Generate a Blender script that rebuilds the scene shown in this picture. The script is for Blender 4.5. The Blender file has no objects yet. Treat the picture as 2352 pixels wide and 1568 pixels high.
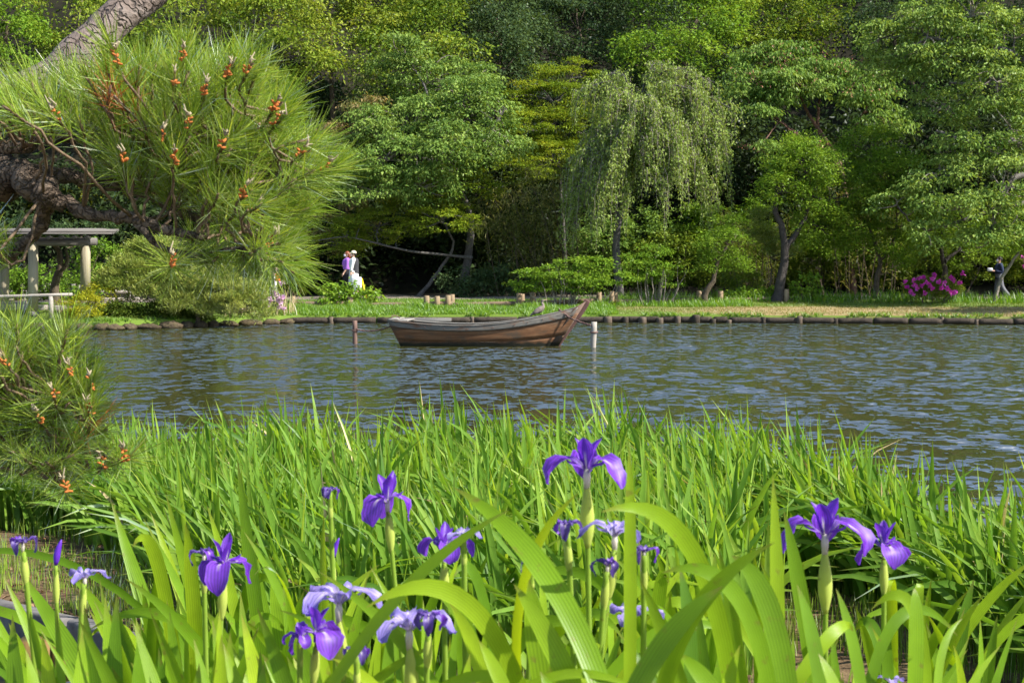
import bpy, bmesh, math, random
import numpy as np
from mathutils import Vector, Matrix

random.seed(11)
rng = np.random.default_rng(11)
SC = bpy.context.scene
COL = SC.collection

# ------------------------------------------------------------------ camera, sky, sun, exposure
F = 3267.0            # focal length in units of a 2352 px wide picture (50 mm on 36 mm)
CX, CY = 1176.0, 784.0
CAMZ = 2.0
TH = math.atan(184.0 / F)
cam_d = bpy.data.cameras.new('camera'); cam = bpy.data.objects.new('camera', cam_d); COL.objects.link(cam)
cam.location = (0, 0, CAMZ); cam.rotation_euler = (math.pi / 2 - TH, 0, 0)
cam_d.lens = 50; cam_d.sensor_width = 36; cam_d.clip_start = 0.05; cam_d.clip_end = 400
cam_d.dof.use_dof = True; cam_d.dof.focus_distance = 7.0; cam_d.dof.aperture_fstop = 15.0
SC.camera = cam

SUN_AZ = math.radians(-20)      # angle from +x (right) towards the viewer
SUN_EL = math.radians(43)
sdir = Vector((math.cos(SUN_EL) * math.cos(SUN_AZ), math.cos(SUN_EL) * math.sin(SUN_AZ), math.sin(SUN_EL)))
world = bpy.data.worlds.new('World'); SC.world = world; world.use_nodes = True
wn = world.node_tree.nodes; wl = world.node_tree.links
sky = wn.new('ShaderNodeTexSky'); sky.sky_type = 'NISHITA'; sky.sun_disc = False
sky.sun_elevation = SUN_EL; sky.sun_rotation = math.atan2(sdir.x, sdir.y)
sky.air_density = 1.0; sky.dust_density = 0.6; sky.ozone_density = 1.6
bg = wn['Background']; bg.inputs['Strength'].default_value = 0.12
wl.new(sky.outputs['Color'], bg.inputs['Color'])
sun_d = bpy.data.lights.new('sun', 'SUN'); sun_d.energy = 5.0; sun_d.angle = math.radians(0.55)
sun_d.color = (1.0, 0.95, 0.86)
sun = bpy.data.objects.new('sun', sun_d); COL.objects.link(sun)
sun.rotation_euler = sdir.to_track_quat('Z', 'Y').to_euler()
sun.location = (20, -10, 30)
SC.view_settings.view_transform = 'Standard'; SC.view_settings.look = 'None'
SC.view_settings.exposure = 1.05; SC.view_settings.gamma = 1.0
SC.view_settings.use_curve_mapping = False
cy = SC.cycles
cy.max_bounces = 5; cy.diffuse_bounces = 2; cy.glossy_bounces = 3; cy.transmission_bounces = 4
cy.transparent_max_bounces = 4; cy.caustics_reflective = False; cy.caustics_refractive = False
cy.sample_clamp_direct = 12.0; cy.sample_clamp_indirect = 6.0; cy.use_denoising = True; cy.use_adaptive_sampling = True; cy.adaptive_threshold = 0.02
SC.render.film_transparent = False

# ------------------------------------------------------------------ helpers
def at(px, py, Y):
    u = (px - CX) / F; v = (CY - py) / F
    dy = math.cos(TH) + v * math.sin(TH); dz = -math.sin(TH) + v * math.cos(TH)
    t = Y / dy
    return np.array((u * t, Y, CAMZ + dz * t))

def nrmz(a):
    return a / np.maximum(np.linalg.norm(a, axis=-1, keepdims=True), 1e-9)

def mesh_np(name, V, faces, attrs=None, smooth=True):
    """faces: list of arrays of equal-width index rows"""
    me = bpy.data.meshes.new(name)
    V = np.asarray(V, dtype=np.float32)
    me.vertices.add(len(V)); me.vertices.foreach_set('co', V.ravel())
    faces = [np.asarray(f, dtype=np.int32) for f in faces if len(f)]
    idx = np.concatenate([f.ravel() for f in faces])
    tot = np.concatenate([np.full(len(f), f.shape[1], dtype=np.int32) for f in faces])
    start = np.concatenate(([0], np.cumsum(tot)[:-1])).astype(np.int32)
    me.loops.add(len(idx)); me.loops.foreach_set('vertex_index', idx)
    me.polygons.add(len(tot)); me.polygons.foreach_set('loop_start', start)
    if smooth:
        me.polygons.foreach_set('use_smooth', np.ones(len(tot), dtype=bool))
    me.update(calc_edges=True)
    if attrs:
        for k, a in attrs.items():
            at_ = me.attributes.new(k, 'FLOAT', 'POINT')
            at_.data.foreach_set('value', np.asarray(a, dtype=np.float32))
    return me

class MB:
    def __init__(self):
        self.V = []; self.F3 = []; self.F4 = []; self.n = 0; self.A = {}
    def add(self, V, F, **attrs):
        V = np.asarray(V, dtype=float); F = np.asarray(F, dtype=np.int64)
        (self.F4 if F.shape[1] == 4 else self.F3).append(F + self.n)
        self.V.append(V)
        for k in set(list(attrs) + list(self.A)):
            lst = self.A.setdefault(k, [np.zeros(self.n)] if self.n else [])
            a = attrs.get(k, 0.0)
            lst.append(np.full(len(V), a) if np.isscalar(a) else np.asarray(a))
        self.n += len(V)
        return self
    def addm(self, V, Fs, **attrs):
        V = np.asarray(V, dtype=float); n0 = self.n
        self.add(V, Fs[0], **attrs)
        for F in Fs[1:]:
            F = np.asarray(F)
            (self.F4 if F.shape[1] == 4 else self.F3).append(F + n0)
        return self
    def mesh(self, name, origin=(0, 0, 0), smooth=True):
        V = np.concatenate(self.V) - np.asarray(origin, dtype=float)
        fs = []
        if self.F3: fs.append(np.concatenate(self.F3))
        if self.F4: fs.append(np.concatenate(self.F4))
        return mesh_np(name, V, fs, {k: np.concatenate(a) for k, a in self.A.items()}, smooth)
    def build(self, name, mat, parent=None, smooth=True, origin=None):
        if parent is not None: o0 = ORG[parent.name]
        else: o0 = (0, 0, 0) if origin is None else origin
        ob = link(name, self.mesh(name, o0, smooth), mat, parent)
        if parent is None and origin is not None:
            ob.location = origin
        ORG[ob.name] = o0
        return ob

ORG = {}
def link(name, me, mat=None, parent=None):
    ob = bpy.data.objects.new(name, me); COL.objects.link(ob)
    if mat is not None and len(me.materials) == 0: me.materials.append(mat)
    if parent is not None: ob.parent = parent
    return ob

def tag(o, label=None, cat=None, group=None, kind=None):
    if label: o['label'] = label
    if cat: o['category'] = cat
    if group: o['group'] = group
    if kind: o['kind'] = kind
    return o

def empty(name, loc, label=None, cat=None, group=None):
    o = bpy.data.objects.new(name, None); COL.objects.link(o)
    o.location = tuple(loc); o.empty_display_size = 0.1
    ORG[o.name] = np.asarray(loc, dtype=float)
    return tag(o, label, cat, group)

def tube(P, R, n=6, cap=True):
    P = np.asarray(P, dtype=float); m = len(P)
    R = np.broadcast_to(np.asarray(R, dtype=float), (m,))
    T = nrmz(np.gradient(P, axis=0))
    up = np.array((0.13, 0.31, 1.0)) if abs(T[0][2]) < 0.9 else np.array((1.0, 0.2, 0.1))
    S = np.zeros_like(P); s = nrmz(np.cross(T[0], up))
    for i in range(m):
        s = s - T[i] * np.dot(s, T[i]); s = s / max(np.linalg.norm(s), 1e-9); S[i] = s
    B = np.cross(T, S)
    a = np.linspace(0, 2 * math.pi, n, endpoint=False)
    V = P[:, None, :] + R[:, None, None] * (np.cos(a)[None, :, None] * S[:, None, :] + np.sin(a)[None, :, None] * B[:, None, :])
    i = np.arange(m - 1)[:, None] * n; j = np.arange(n)[None, :]; j2 = (j + 1) % n
    Q = np.stack((i + j, i + j2, i + n + j2, i + n + j), axis=-1).reshape(-1, 4)
    V = V.reshape(-1, 3)
    fs = [Q]
    if cap:
        c0 = len(V); V = np.concatenate((V, P[:1], P[-1:]))
        jj = np.arange(n); t1 = np.stack((np.full(n, c0), (jj + 1) % n, jj), axis=-1)
        b = (m - 1) * n
        t2 = np.stack((np.full(n, c0 + 1), b + jj, b + (jj + 1) % n), axis=-1)
        fs.append(np.concatenate((t1, t2)))
    return V, fs

def spline(pts, n):
    """Catmull-Rom through pts"""
    P = np.asarray(pts, dtype=float)
    if len(P) == 2:
        t = np.linspace(0, 1, n)[:, None]; return P[0] * (1 - t) + P[1] * t
    Q = np.concatenate((2 * P[:1] - P[1:2], P, 2 * P[-1:] - P[-2:-1]))
    out = []
    for u in np.linspace(0, len(P) - 1 - 1e-6, n):
        i = int(u); t = u - i
        a, b, c, d = Q[i], Q[i + 1], Q[i + 2], Q[i + 3]
        out.append(0.5 * (2 * b + (c - a) * t + (2 * a - 5 * b + 4 * c - d) * t * t + (3 * b - a - 3 * c + d) * t ** 3))
    return np.array(out)

def wobble(P, amp, seed=None):
    r = rng.normal(size=P.shape) * amp
    r[0] = 0; r[-1] *= 0.3
    return P + r

def box(c, s, rz=0.0, jit=0.0):
    c = np.asarray(c, float); s = np.asarray(s, float) / 2
    V = np.array([(x, y, z) for x in (-1, 1) for y in (-1, 1) for z in (-1, 1)], float) * s
    if jit: V += rng.normal(size=V.shape) * jit
    ca, sa = math.cos(rz), math.sin(rz)
    V = np.stack((V[:, 0] * ca - V[:, 1] * sa, V[:, 0] * sa + V[:, 1] * ca, V[:, 2]), axis=-1) + c
    Q = np.array([(0, 1, 3, 2), (4, 6, 7, 5), (0, 4, 5, 1), (2, 3, 7, 6), (0, 2, 6, 4), (1, 5, 7, 3)])
    return V, Q

def bevel(ob, w, seg=2):
    m = ob.modifiers.new('bevel', 'BEVEL'); m.width = w; m.segments = seg; m.limit_method = 'ANGLE'
    return ob

def ellipsoid(c, r, nu=10, nv=7):
    th = np.linspace(0, 2 * math.pi, nu, endpoint=False); ph = np.linspace(0, math.pi, nv + 1)[1:-1]
    V = [(math.sin(p) * math.cos(t), math.sin(p) * math.sin(t), math.cos(p)) for p in ph for t in th]
    V += [(0, 0, 1), (0, 0, -1)]
    V = np.array(V) * np.asarray(r) + np.asarray(c)
    m = len(ph); i = np.arange(m - 1)[:, None] * nu; j = np.arange(nu)[None, :]; j2 = (j + 1) % nu
    Q = np.stack((i + j, i + nu + j, i + nu + j2, i + j2), axis=-1).reshape(-1, 4)
    a = m * nu; jj = np.arange(nu)
    t1 = np.stack((np.full(nu, a), jj, (jj + 1) % nu), axis=-1)
    t2 = np.stack((np.full(nu, a + 1), (m - 1) * nu + (jj + 1) % nu, (m - 1) * nu + jj), axis=-1)
    return V, [Q, np.concatenate((t1, t2))]

# ------------------------------------------------------------------ materials
def newmat(name):
    m = bpy.data.materials.new(name); m.use_nodes = True
    nt = m.node_tree
    for n in list(nt.nodes): nt.nodes.remove(n)
    out = nt.nodes.new('ShaderNodeOutputMaterial')
    return m, nt, out

def N(nt, t, **kw):
    n = nt.nodes.new(t)
    for k, v in kw.items():
        if k in n.inputs: n.inputs[k].default_value = v
        else: setattr(n, k, v)
    return n

def ramp(nt, fac, stops, interp='LINEAR'):
    r = nt.nodes.new('ShaderNodeValToRGB'); r.color_ramp.interpolation = interp
    e = r.color_ramp.elements
    while len(e) < len(stops): e.new(0.5)
    for el, (p, c) in zip(e, stops):
        el.position = p; el.color = (c[0], c[1], c[2], 1)
    nt.links.new(fac, r.inputs['Fac'])
    return r.outputs['Color']

LEAFK = 1.25
WOOD = {'evergreen_oak_leaf': 1.05, 'dark_evergreen_leaf': 1.0, 'cherry_leaf': 1.03, 'plum_leaf': 1.05, 'hedge_leaf': 1.08, 'understorey_shade_leaf': 0.9}
def leafmat(name, cols, transl=0.4, tcol=(1.5, 1.35, 0.6), gloss=0.10, rough=0.48, veins=False, tipcol=None):
    m, nt, out = newmat(name); L = nt.links
    t = N(nt, 'ShaderNodeAttribute', attribute_name='tint')
    k = len(cols)
    col = ramp(nt, t.outputs['Fac'], [(i / (k - 1), tuple(min(x * LEAFK * WOOD.get(name, 1.0), 0.9) for x in c)) for i, c in enumerate(cols)])
    if veins:
        u = N(nt, 'ShaderNodeAttribute', attribute_name='u')
        w = N(nt, 'ShaderNodeMath', operation='MULTIPLY'); w.inputs[1].default_value = 44.0; L.new(u.outputs['Fac'], w.inputs[0])
        s = N(nt, 'ShaderNodeMath', operation='SINE'); L.new(w.outputs[0], s.inputs[0])
        geo = N(nt, 'ShaderNodeTexCoord')
        no = N(nt, 'ShaderNodeTexNoise'); no.inputs['Scale'].default_value = 18.0; no.inputs['Detail'].default_value = 4.0
        L.new(geo.outputs['Object'], no.inputs['Vector'])
        mr = N(nt, 'ShaderNodeMapRange'); L.new(s.outputs[0], mr.inputs['Value'])
        mr.inputs['From Min'].default_value = -1; mr.inputs['To Min'].default_value = 0.85; mr.inputs['To Max'].default_value = 1.08
        mr2 = N(nt, 'ShaderNodeMapRange'); L.new(no.outputs['Fac'], mr2.inputs['Value'])
        mr2.inputs['To Min'].default_value = 0.72; mr2.inputs['To Max'].default_value = 1.28
        mm = N(nt, 'ShaderNodeMath', operation='MULTIPLY'); L.new(mr.outputs[0], mm.inputs[0]); L.new(mr2.outputs[0], mm.inputs[1])
        vm = N(nt, 'ShaderNodeVectorMath', operation='SCALE'); L.new(col, vm.inputs[0]); L.new(mm.outputs[0], vm.inputs['Scale'])
        col = vm.outputs[0]
        sp = N(nt, 'ShaderNodeTexNoise'); sp.inputs['Scale'].default_value = 55.0; sp.inputs['Detail'].default_value = 3.0; L.new(geo.outputs['Object'], sp.inputs['Vector'])
        sr = N(nt, 'ShaderNodeMapRange'); L.new(sp.outputs['Fac'], sr.inputs['Value']); sr.inputs['From Min'].default_value = 0.66; sr.inputs['From Max'].default_value = 0.74; sr.inputs['To Max'].default_value = 0.6
        ms = N(nt, 'ShaderNodeMix', data_type='RGBA'); L.new(sr.outputs[0], ms.inputs[0]); L.new(col, ms.inputs[6]); ms.inputs[7].default_value = (0.20, 0.17, 0.04, 1); col = ms.outputs[2]
        v = N(nt, 'ShaderNodeAttribute', attribute_name='v')
        tr = N(nt, 'ShaderNodeMapRange'); L.new(v.outputs['Fac'], tr.inputs['Value'])
        tr.inputs['From Min'].default_value = 0.9; tr.inputs['From Max'].default_value = 1.02; tr.inputs['To Max'].default_value = 0.8
        mx = N(nt, 'ShaderNodeMix', data_type='RGBA'); L.new(tr.outputs[0], mx.inputs[0]); L.new(col, mx.inputs[6])
        mx.inputs[7].default_value = (0.22, 0.17, 0.05, 1); col = mx.outputs[2]
    nrm = None
    if veins:
        ba = N(nt, 'ShaderNodeMath', operation='MULTIPLY_ADD'); L.new(s.outputs[0], ba.inputs[0]); ba.inputs[1].default_value = 0.5; L.new(no.outputs['Fac'], ba.inputs[2])
        bpn = N(nt, 'ShaderNodeBump'); bpn.inputs['Strength'].default_value = 0.15; bpn.inputs['Distance'].default_value = 0.001; L.new(ba.outputs[0], bpn.inputs['Height']); nrm = bpn.outputs[0]
    d = N(nt, 'ShaderNodeBsdfDiffuse'); L.new(col, d.inputs['Color'])
    if nrm is not None: L.new(nrm, d.inputs['Normal'])
    tc = N(nt, 'ShaderNodeVectorMath', operation='MULTIPLY'); L.new(col, tc.inputs[0]); tc.inputs[1].default_value = tcol
    tl = N(nt, 'ShaderNodeBsdfTranslucent'); L.new(tc.outputs[0], tl.inputs['Color'])
    mx = N(nt, 'ShaderNodeMixShader'); mx.inputs[0].default_value = transl; L.new(d.outputs[0], mx.inputs[1]); L.new(tl.outputs[0], mx.inputs[2])
    g = N(nt, 'ShaderNodeBsdfGlossy'); g.inputs['Roughness'].default_value = rough
    if nrm is not None: L.new(nrm, g.inputs['Normal'])
    fr = N(nt, 'ShaderNodeFresnel'); fr.inputs['IOR'].default_value = 1.4
    fm = N(nt, 'ShaderNodeMath', operation='MULTIPLY'); L.new(fr.outputs[0], fm.inputs[0]); fm.inputs[1].default_value = gloss * 4
    m2 = N(nt, 'ShaderNodeMixShader'); L.new(fm.outputs[0], m2.inputs[0]); L.new(mx.outputs[0], m2.inputs[1]); L.new(g.outputs[0], m2.inputs[2])
    L.new(m2.outputs[0], out.inputs['Surface'])
    return m

def barkmat(name, c1, c2, scale=9.0, bump=0.6, c3=None, dist=0.02):
    m, nt, out = newmat(name); L = nt.links
    geo = N(nt, 'ShaderNodeTexCoord')
    no = N(nt, 'ShaderNodeTexNoise'); no.inputs['Scale'].default_value = scale; no.inputs['Detail'].default_value = 6; no.inputs['Roughness'].default_value = 0.65
    L.new(geo.outputs['Object'], no.inputs['Vector'])
    vo = N(nt, 'ShaderNodeTexVoronoi'); vo.feature = 'DISTANCE_TO_EDGE'; vo.inputs['Scale'].default_value = scale * 2.6
    no2 = N(nt, 'ShaderNodeTexNoise'); no2.inputs['Scale'].default_value = scale * 0.8; no2.inputs['Detail'].default_value = 3
    L.new(geo.outputs['Object'], no2.inputs['Vector'])
    mixv = N(nt, 'ShaderNodeMix', data_type='VECTOR'); mixv.inputs[0].default_value = 0.12
    L.new(geo.outputs['Object'], mixv.inputs[4]); L.new(no2.outputs['Color'], mixv.inputs[5]); L.new(mixv.outputs[1], vo.inputs['Vector'])
    st = [(0.25, c1), (0.75, c2)] if c3 is None else [(0.2, c1), (0.5, c2), (0.8, c3)]
    col = ramp(nt, no.outputs['Fac'], st)
    ed = N(nt, 'ShaderNodeMapRange'); L.new(vo.outputs['Distance'], ed.inputs['Value']); ed.inputs['From Max'].default_value = 0.12; ed.inputs['To Min'].default_value = 0.62
    vm = N(nt, 'ShaderNodeVectorMath', operation='SCALE'); L.new(col, vm.inputs[0]); L.new(ed.outputs[0], vm.inputs['Scale'])
    b = N(nt, 'ShaderNodeBsdfPrincipled'); b.inputs['Roughness'].default_value = 0.85; b.inputs['Specular IOR Level'].default_value = 0.2
    L.new(vm.outputs[0], b.inputs['Base Color'])
    ad = N(nt, 'ShaderNodeMath', operation='ADD'); L.new(ed.outputs[0], ad.inputs[0]); L.new(no.outputs['Fac'], ad.inputs[1])
    bp = N(nt, 'ShaderNodeBump'); bp.inputs['Strength'].default_value = bump; bp.inputs['Distance'].default_value = dist
    L.new(ad.outputs[0], bp.inputs['Height']); L.new(bp.outputs[0], b.inputs['Normal'])
    L.new(b.outputs[0], out.inputs['Surface'])
    return m

def plain(name, col, rough=0.7, var=0.15, scale=20.0, spec=0.3, bump=0.0):
    m, nt, out = newmat(name); L = nt.links
    geo = N(nt, 'ShaderNodeTexCoord'); no = N(nt, 'ShaderNodeTexNoise'); no.inputs['Scale'].default_value = scale; no.inputs['Detail'].default_value = 5
    L.new(geo.outputs['Object'], no.inputs['Vector'])
    c = np.array(col)
    col_ = ramp(nt, no.outputs['Fac'], [(0.3, c * (1 - var)), (0.7, np.minimum(c * (1 + var), 0.95))])
    b = N(nt, 'ShaderNodeBsdfPrincipled'); b.inputs['Roughness'].default_value = rough; b.inputs['Specular IOR Level'].default_value = spec
    L.new(col_, b.inputs['Base Color'])
    if bump:
        bp = N(nt, 'ShaderNodeBump'); bp.inputs['Strength'].default_value = bump; bp.inputs['Distance'].default_value = 0.01
        L.new(no.outputs['Fac'], bp.inputs['Height']); L.new(bp.outputs[0], b.inputs['Normal'])
    L.new(b.outputs[0], out.inputs['Surface'])
    return m

def woodmat(name, c1, c2, axis_scale=(1.2, 22, 22), c3=None, algae=None, patches=None):
    """grain along local x; algae = (z_lo, z_hi) dark waterline growth; patches = extra stain colour"""
    m, nt, out = newmat(name); L = nt.links
    geo = N(nt, 'ShaderNodeTexCoord')
    mp = N(nt, 'ShaderNodeMapping'); mp.inputs['Scale'].default_value = axis_scale; L.new(geo.outputs['Object'], mp.inputs['Vector'])
    no = N(nt, 'ShaderNodeTexNoise'); no.inputs['Scale'].default_value = 1.0; no.inputs['Detail'].default_value = 7; no.inputs['Roughness'].default_value = 0.7
    L.new(mp.outputs[0], no.inputs['Vector'])
    st = [(0.28, c1), (0.72, c2)] if c3 is None else [(0.3, c1), (0.5, c2), (0.72, c3)]
    col = ramp(nt, no.outputs['Fac'], st)
    if patches is not None:
        n2 = N(nt, 'ShaderNodeTexNoise'); n2.inputs['Scale'].default_value = 2.3; n2.inputs['Detail'].default_value = 6; n2.inputs['Roughness'].default_value = 0.7
        mp2 = N(nt, 'ShaderNodeMapping'); mp2.inputs['Scale'].default_value = (0.7, 1.6, 1.6); L.new(geo.outputs['Object'], mp2.inputs['Vector']); L.new(mp2.outputs[0], n2.inputs['Vector'])
        f = N(nt, 'ShaderNodeMapRange'); f.inputs['From Min'].default_value = 0.50; f.inputs['From Max'].default_value = 0.66; L.new(n2.outputs['Fac'], f.inputs['Value'])
        mx = N(nt, 'ShaderNodeMix', data_type='RGBA'); L.new(f.outputs[0], mx.inputs[0]); L.new(col, mx.inputs[6]); mx.inputs[7].default_value = (*patches, 1); col = mx.outputs[2]
    if algae is not None:
        sx = N(nt, 'ShaderNodeSeparateXYZ'); L.new(geo.outputs['Object'], sx.inputs[0])
        n3 = N(nt, 'ShaderNodeTexNoise'); n3.inputs['Scale'].default_value = 7.0; n3.inputs['Detail'].default_value = 5; L.new(geo.outputs['Object'], n3.inputs['Vector'])
        ma = N(nt, 'ShaderNodeMath', operation='MULTIPLY_ADD'); L.new(n3.outputs['Fac'], ma.inputs[0]); ma.inputs[1].default_value = -0.14; L.new(sx.outputs['Z'], ma.inputs[2])
        f = N(nt, 'ShaderNodeMapRange'); f.inputs['From Min'].default_value = algae[0] - 0.07; f.inputs['From Max'].default_value = algae[1] - 0.07
        f.inputs['To Min'].default_value = 1; f.inputs['To Max'].default_value = 0; L.new(ma.outputs[0], f.inputs['Value'])
        mx = N(nt, 'ShaderNodeMix', data_type='RGBA'); L.new(f.outputs[0], mx.inputs[0]); L.new(col, mx.inputs[6]); mx.inputs[7].default_value = (0.012, 0.013, 0.007, 1); col = mx.outputs[2]
    b = N(nt, 'ShaderNodeBsdfPrincipled'); b.inputs['Roughness'].default_value = 0.75; b.inputs['Specular IOR Level'].default_value = 0.25
    L.new(col, b.inputs['Base Color'])
    bp = N(nt, 'ShaderNodeBump'); bp.inputs['Strength'].default_value = 0.5; bp.inputs['Distance'].default_value = 0.006
    L.new(no.outputs['Fac'], bp.inputs['Height']); L.new(bp.outputs[0], b.inputs['Normal'])
    L.new(b.outputs[0], out.inputs['Surface'])
    return m

def watermat():
    m, nt, out = newmat('pond_water'); L = nt.links
    geo = N(nt, 'ShaderNodeTexCoord')
    # facets of wind ripples: the slopes of the surface come straight from two noise fields
    def slopes(scale, sx, sy, rot, detail, rough=0.5):
        mp = N(nt, 'ShaderNodeMapping'); mp.inputs['Scale'].default_value = (sx, sy, 1); mp.inputs['Rotation'].default_value = (0, 0, rot)
        L.new(geo.outputs['Object'], mp.inputs['Vector'])
        n = N(nt, 'ShaderNodeTexNoise'); n.inputs['Scale'].default_value = scale; n.inputs['Detail'].default_value = detail; n.inputs['Roughness'].default_value = rough
        n.inputs['Distortion'].default_value = 0.5
        L.new(mp.outputs[0], n.inputs['Vector'])
        v = N(nt, 'ShaderNodeVectorMath', operation='SUBTRACT'); L.new(n.outputs['Color'], v.inputs[0]); v.inputs[1].default_value = (0.5, 0.5, 0.5)
        return n, v.outputs[0]
    _, w1 = slopes(3.0, 1.0, 0.85, 0.12, 2.0); _, w2 = slopes(8.0, 1.0, 0.85, -0.2, 1.5)
    nc, _ = slopes(0.10, 1.0, 1.3, 0.5, 2.0)
    ad = N(nt, 'ShaderNodeVectorMath', operation='MULTIPLY_ADD'); L.new(w2, ad.inputs[0]); ad.inputs[1].default_value = (0.7, 0.7, 0); L.new(w1, ad.inputs[2])
    cm = N(nt, 'ShaderNodeMapRange'); L.new(nc.outputs['Fac'], cm.inputs['Value']); cm.inputs['From Min'].default_value = 0.3; cm.inputs['From Max'].default_value = 0.7
    cm.inputs['To Min'].default_value = 0.7; cm.inputs['To Max'].default_value = 1.15
    sc = N(nt, 'ShaderNodeVectorMath', operation='SCALE'); L.new(ad.outputs[0], sc.inputs[0]); L.new(cm.outputs[0], sc.inputs['Scale'])
    an = N(nt, 'ShaderNodeVectorMath', operation='MULTIPLY_ADD'); L.new(sc.outputs[0], an.inputs[0]); an.inputs[1].default_value = (2.4, 4.2, 0); an.inputs[2].default_value = (0, 0, 1)
    bp = N(nt, 'ShaderNodeVectorMath', operation='NORMALIZE'); L.new(an.outputs[0], bp.inputs[0])
    d = N(nt, 'ShaderNodeBsdfDiffuse'); d.inputs['Color'].default_value = (0.045, 0.047, 0.013, 1)
    g = N(nt, 'ShaderNodeBsdfGlossy'); g.inputs['Roughness'].default_value = 0.09; L.new(bp.outputs[0], g.inputs['Normal'])
    fr = N(nt, 'ShaderNodeFresnel'); fr.inputs['IOR'].default_value = 1.6; L.new(bp.outputs[0], fr.inputs['Normal'])
    fm = N(nt, 'ShaderNodeMapRange'); L.new(fr.outputs[0], fm.inputs['Value']); fm.inputs['To Min'].default_value = 0.46; fm.inputs['To Max'].default_value = 0.95
    mx = N(nt, 'ShaderNodeMixShader'); L.new(fm.outputs[0], mx.inputs[0]); L.new(d.outputs[0], mx.inputs[1]); L.new(g.outputs[0], mx.inputs[2])
    L.new(mx.outputs[0], out.inputs['Surface'])
    return m

def groundmat(name, stops, scale=3.0, detail=8, bump=0.5, bdist=0.03, extra=None, rough=0.95, stretch=(1, 1, 1)):
    m, nt, out = newmat(name); L = nt.links
    geo = N(nt, 'ShaderNodeTexCoord')
    mp = N(nt, 'ShaderNodeMapping'); mp.inputs['Scale'].default_value = stretch; L.new(geo.outputs['Object'], mp.inputs['Vector'])
    no = N(nt, 'ShaderNodeTexNoise'); no.inputs['Scale'].default_value = scale; no.inputs['Detail'].default_value = detail; no.inputs['Roughness'].default_value = 0.65
    L.new(mp.outputs[0], no.inputs['Vector'])
    col = ramp(nt, no.outputs['Fac'], stops)
    if extra is not None:   # attribute-driven second ground cover (where the grass is green)
        a = N(nt, 'ShaderNodeAttribute', attribute_name='tint')
        n2 = N(nt, 'ShaderNodeTexNoise'); n2.inputs['Scale'].default_value = 1.7; n2.inputs['Detail'].default_value = 6; L.new(mp.outputs[0], n2.inputs['Vector'])
        ma = N(nt, 'ShaderNodeMath', operation='ADD'); L.new(a.outputs['Fac'], ma.inputs[0]); L.new(n2.outputs['Fac'], ma.inputs[1])
        f = N(nt, 'ShaderNodeMapRange'); f.inputs['From Min'].default_value = 0.85; f.inputs['From Max'].default_value = 1.15; L.new(ma.outputs[0], f.inputs['Value'])
        mx = N(nt, 'ShaderNodeMix', data_type='RGBA'); L.new(f.outputs[0], mx.inputs[0]); L.new(col, mx.inputs[6]); mx.inputs[7].default_value = (*extra, 1); col = mx.outputs[2]
    b = N(nt, 'ShaderNodeBsdfPrincipled'); b.inputs['Roughness'].default_value = rough; b.inputs['Specular IOR Level'].default_value = 0.15
    L.new(col, b.inputs['Base Color'])
    n4 = N(nt, 'ShaderNodeTexNoise'); n4.inputs['Scale'].default_value = scale * 9; n4.inputs['Detail'].default_value = 4; L.new(geo.outputs['Object'], n4.inputs['Vector'])
    bp = N(nt, 'ShaderNodeBump'); bp.inputs['Strength'].default_value = bump; bp.inputs['Distance'].default_value = bdist
    L.new(n4.outputs['Fac'], bp.inputs['Height']); L.new(bp.outputs[0], b.inputs['Normal'])
    L.new(b.outputs[0], out.inputs['Surface'])
    return m

# foliage colours: base colours of the leaves themselves, understorey darkened for shade
M = {}
M['oak'] = leafmat('evergreen_oak_leaf', [(0.05, 0.095, 0.012), (0.13, 0.195, 0.02), (0.25, 0.29, 0.04)], gloss=0.02, rough=0.6, transl=0.3)
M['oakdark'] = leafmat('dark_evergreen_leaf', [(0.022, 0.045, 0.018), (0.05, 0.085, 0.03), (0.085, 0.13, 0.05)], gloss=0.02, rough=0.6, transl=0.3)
M['bright'] = leafmat('bright_green_leaf', [(0.07, 0.13, 0.012), (0.12, 0.22, 0.02), (0.20, 0.28, 0.03)], gloss=0.02, rough=0.6, transl=0.3)
M['cherry'] = leafmat('cherry_leaf', [(0.06, 0.115, 0.022), (0.135, 0.215, 0.042), (0.225, 0.30, 0.07)], gloss=0.02, rough=0.6, transl=0.3)
M['cherrytip'] = leafmat('camphor_leaf', [(0.05, 0.08, 0.025), (0.12, 0.15, 0.04), (0.30, 0.22, 0.10)], gloss=0.02, rough=0.6)
M['maple'] = leafmat('maple_leaf', [(0.08, 0.13, 0.01), (0.16, 0.23, 0.016), (0.25, 0.26, 0.022)], gloss=0.02, rough=0.6, transl=0.3)
M['weep'] = leafmat('weeping_cherry_leaf', [(0.10, 0.15, 0.03), (0.18, 0.25, 0.055), (0.28, 0.34, 0.10)], gloss=0.02, rough=0.6, transl=0.3)
M['bamboo'] = leafmat('bamboo_leaf', [(0.06, 0.08, 0.015), (0.13, 0.15, 0.035), (0.27, 0.24, 0.09)], gloss=0.02, rough=0.6)
M['dogwood'] = leafmat('dogwood_leaf', [(0.065, 0.13, 0.022), (0.13, 0.215, 0.04), (0.20, 0.275, 0.06)], gloss=0.02, rough=0.6, transl=0.3)
M['redtip'] = plain('dogwood_bract', (0.30, 0.13, 0.07), var=0.3)
M['plum'] = leafmat('plum_leaf', [(0.06, 0.11, 0.01), (0.11, 0.20, 0.015), (0.18, 0.26, 0.03)], gloss=0.02, rough=0.6, transl=0.3)
M['hedge'] = leafmat('hedge_leaf', [(0.06, 0.10, 0.012), (0.13, 0.19, 0.02), (0.22, 0.26, 0.03)], gloss=0.02, rough=0.6, transl=0.3)
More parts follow.
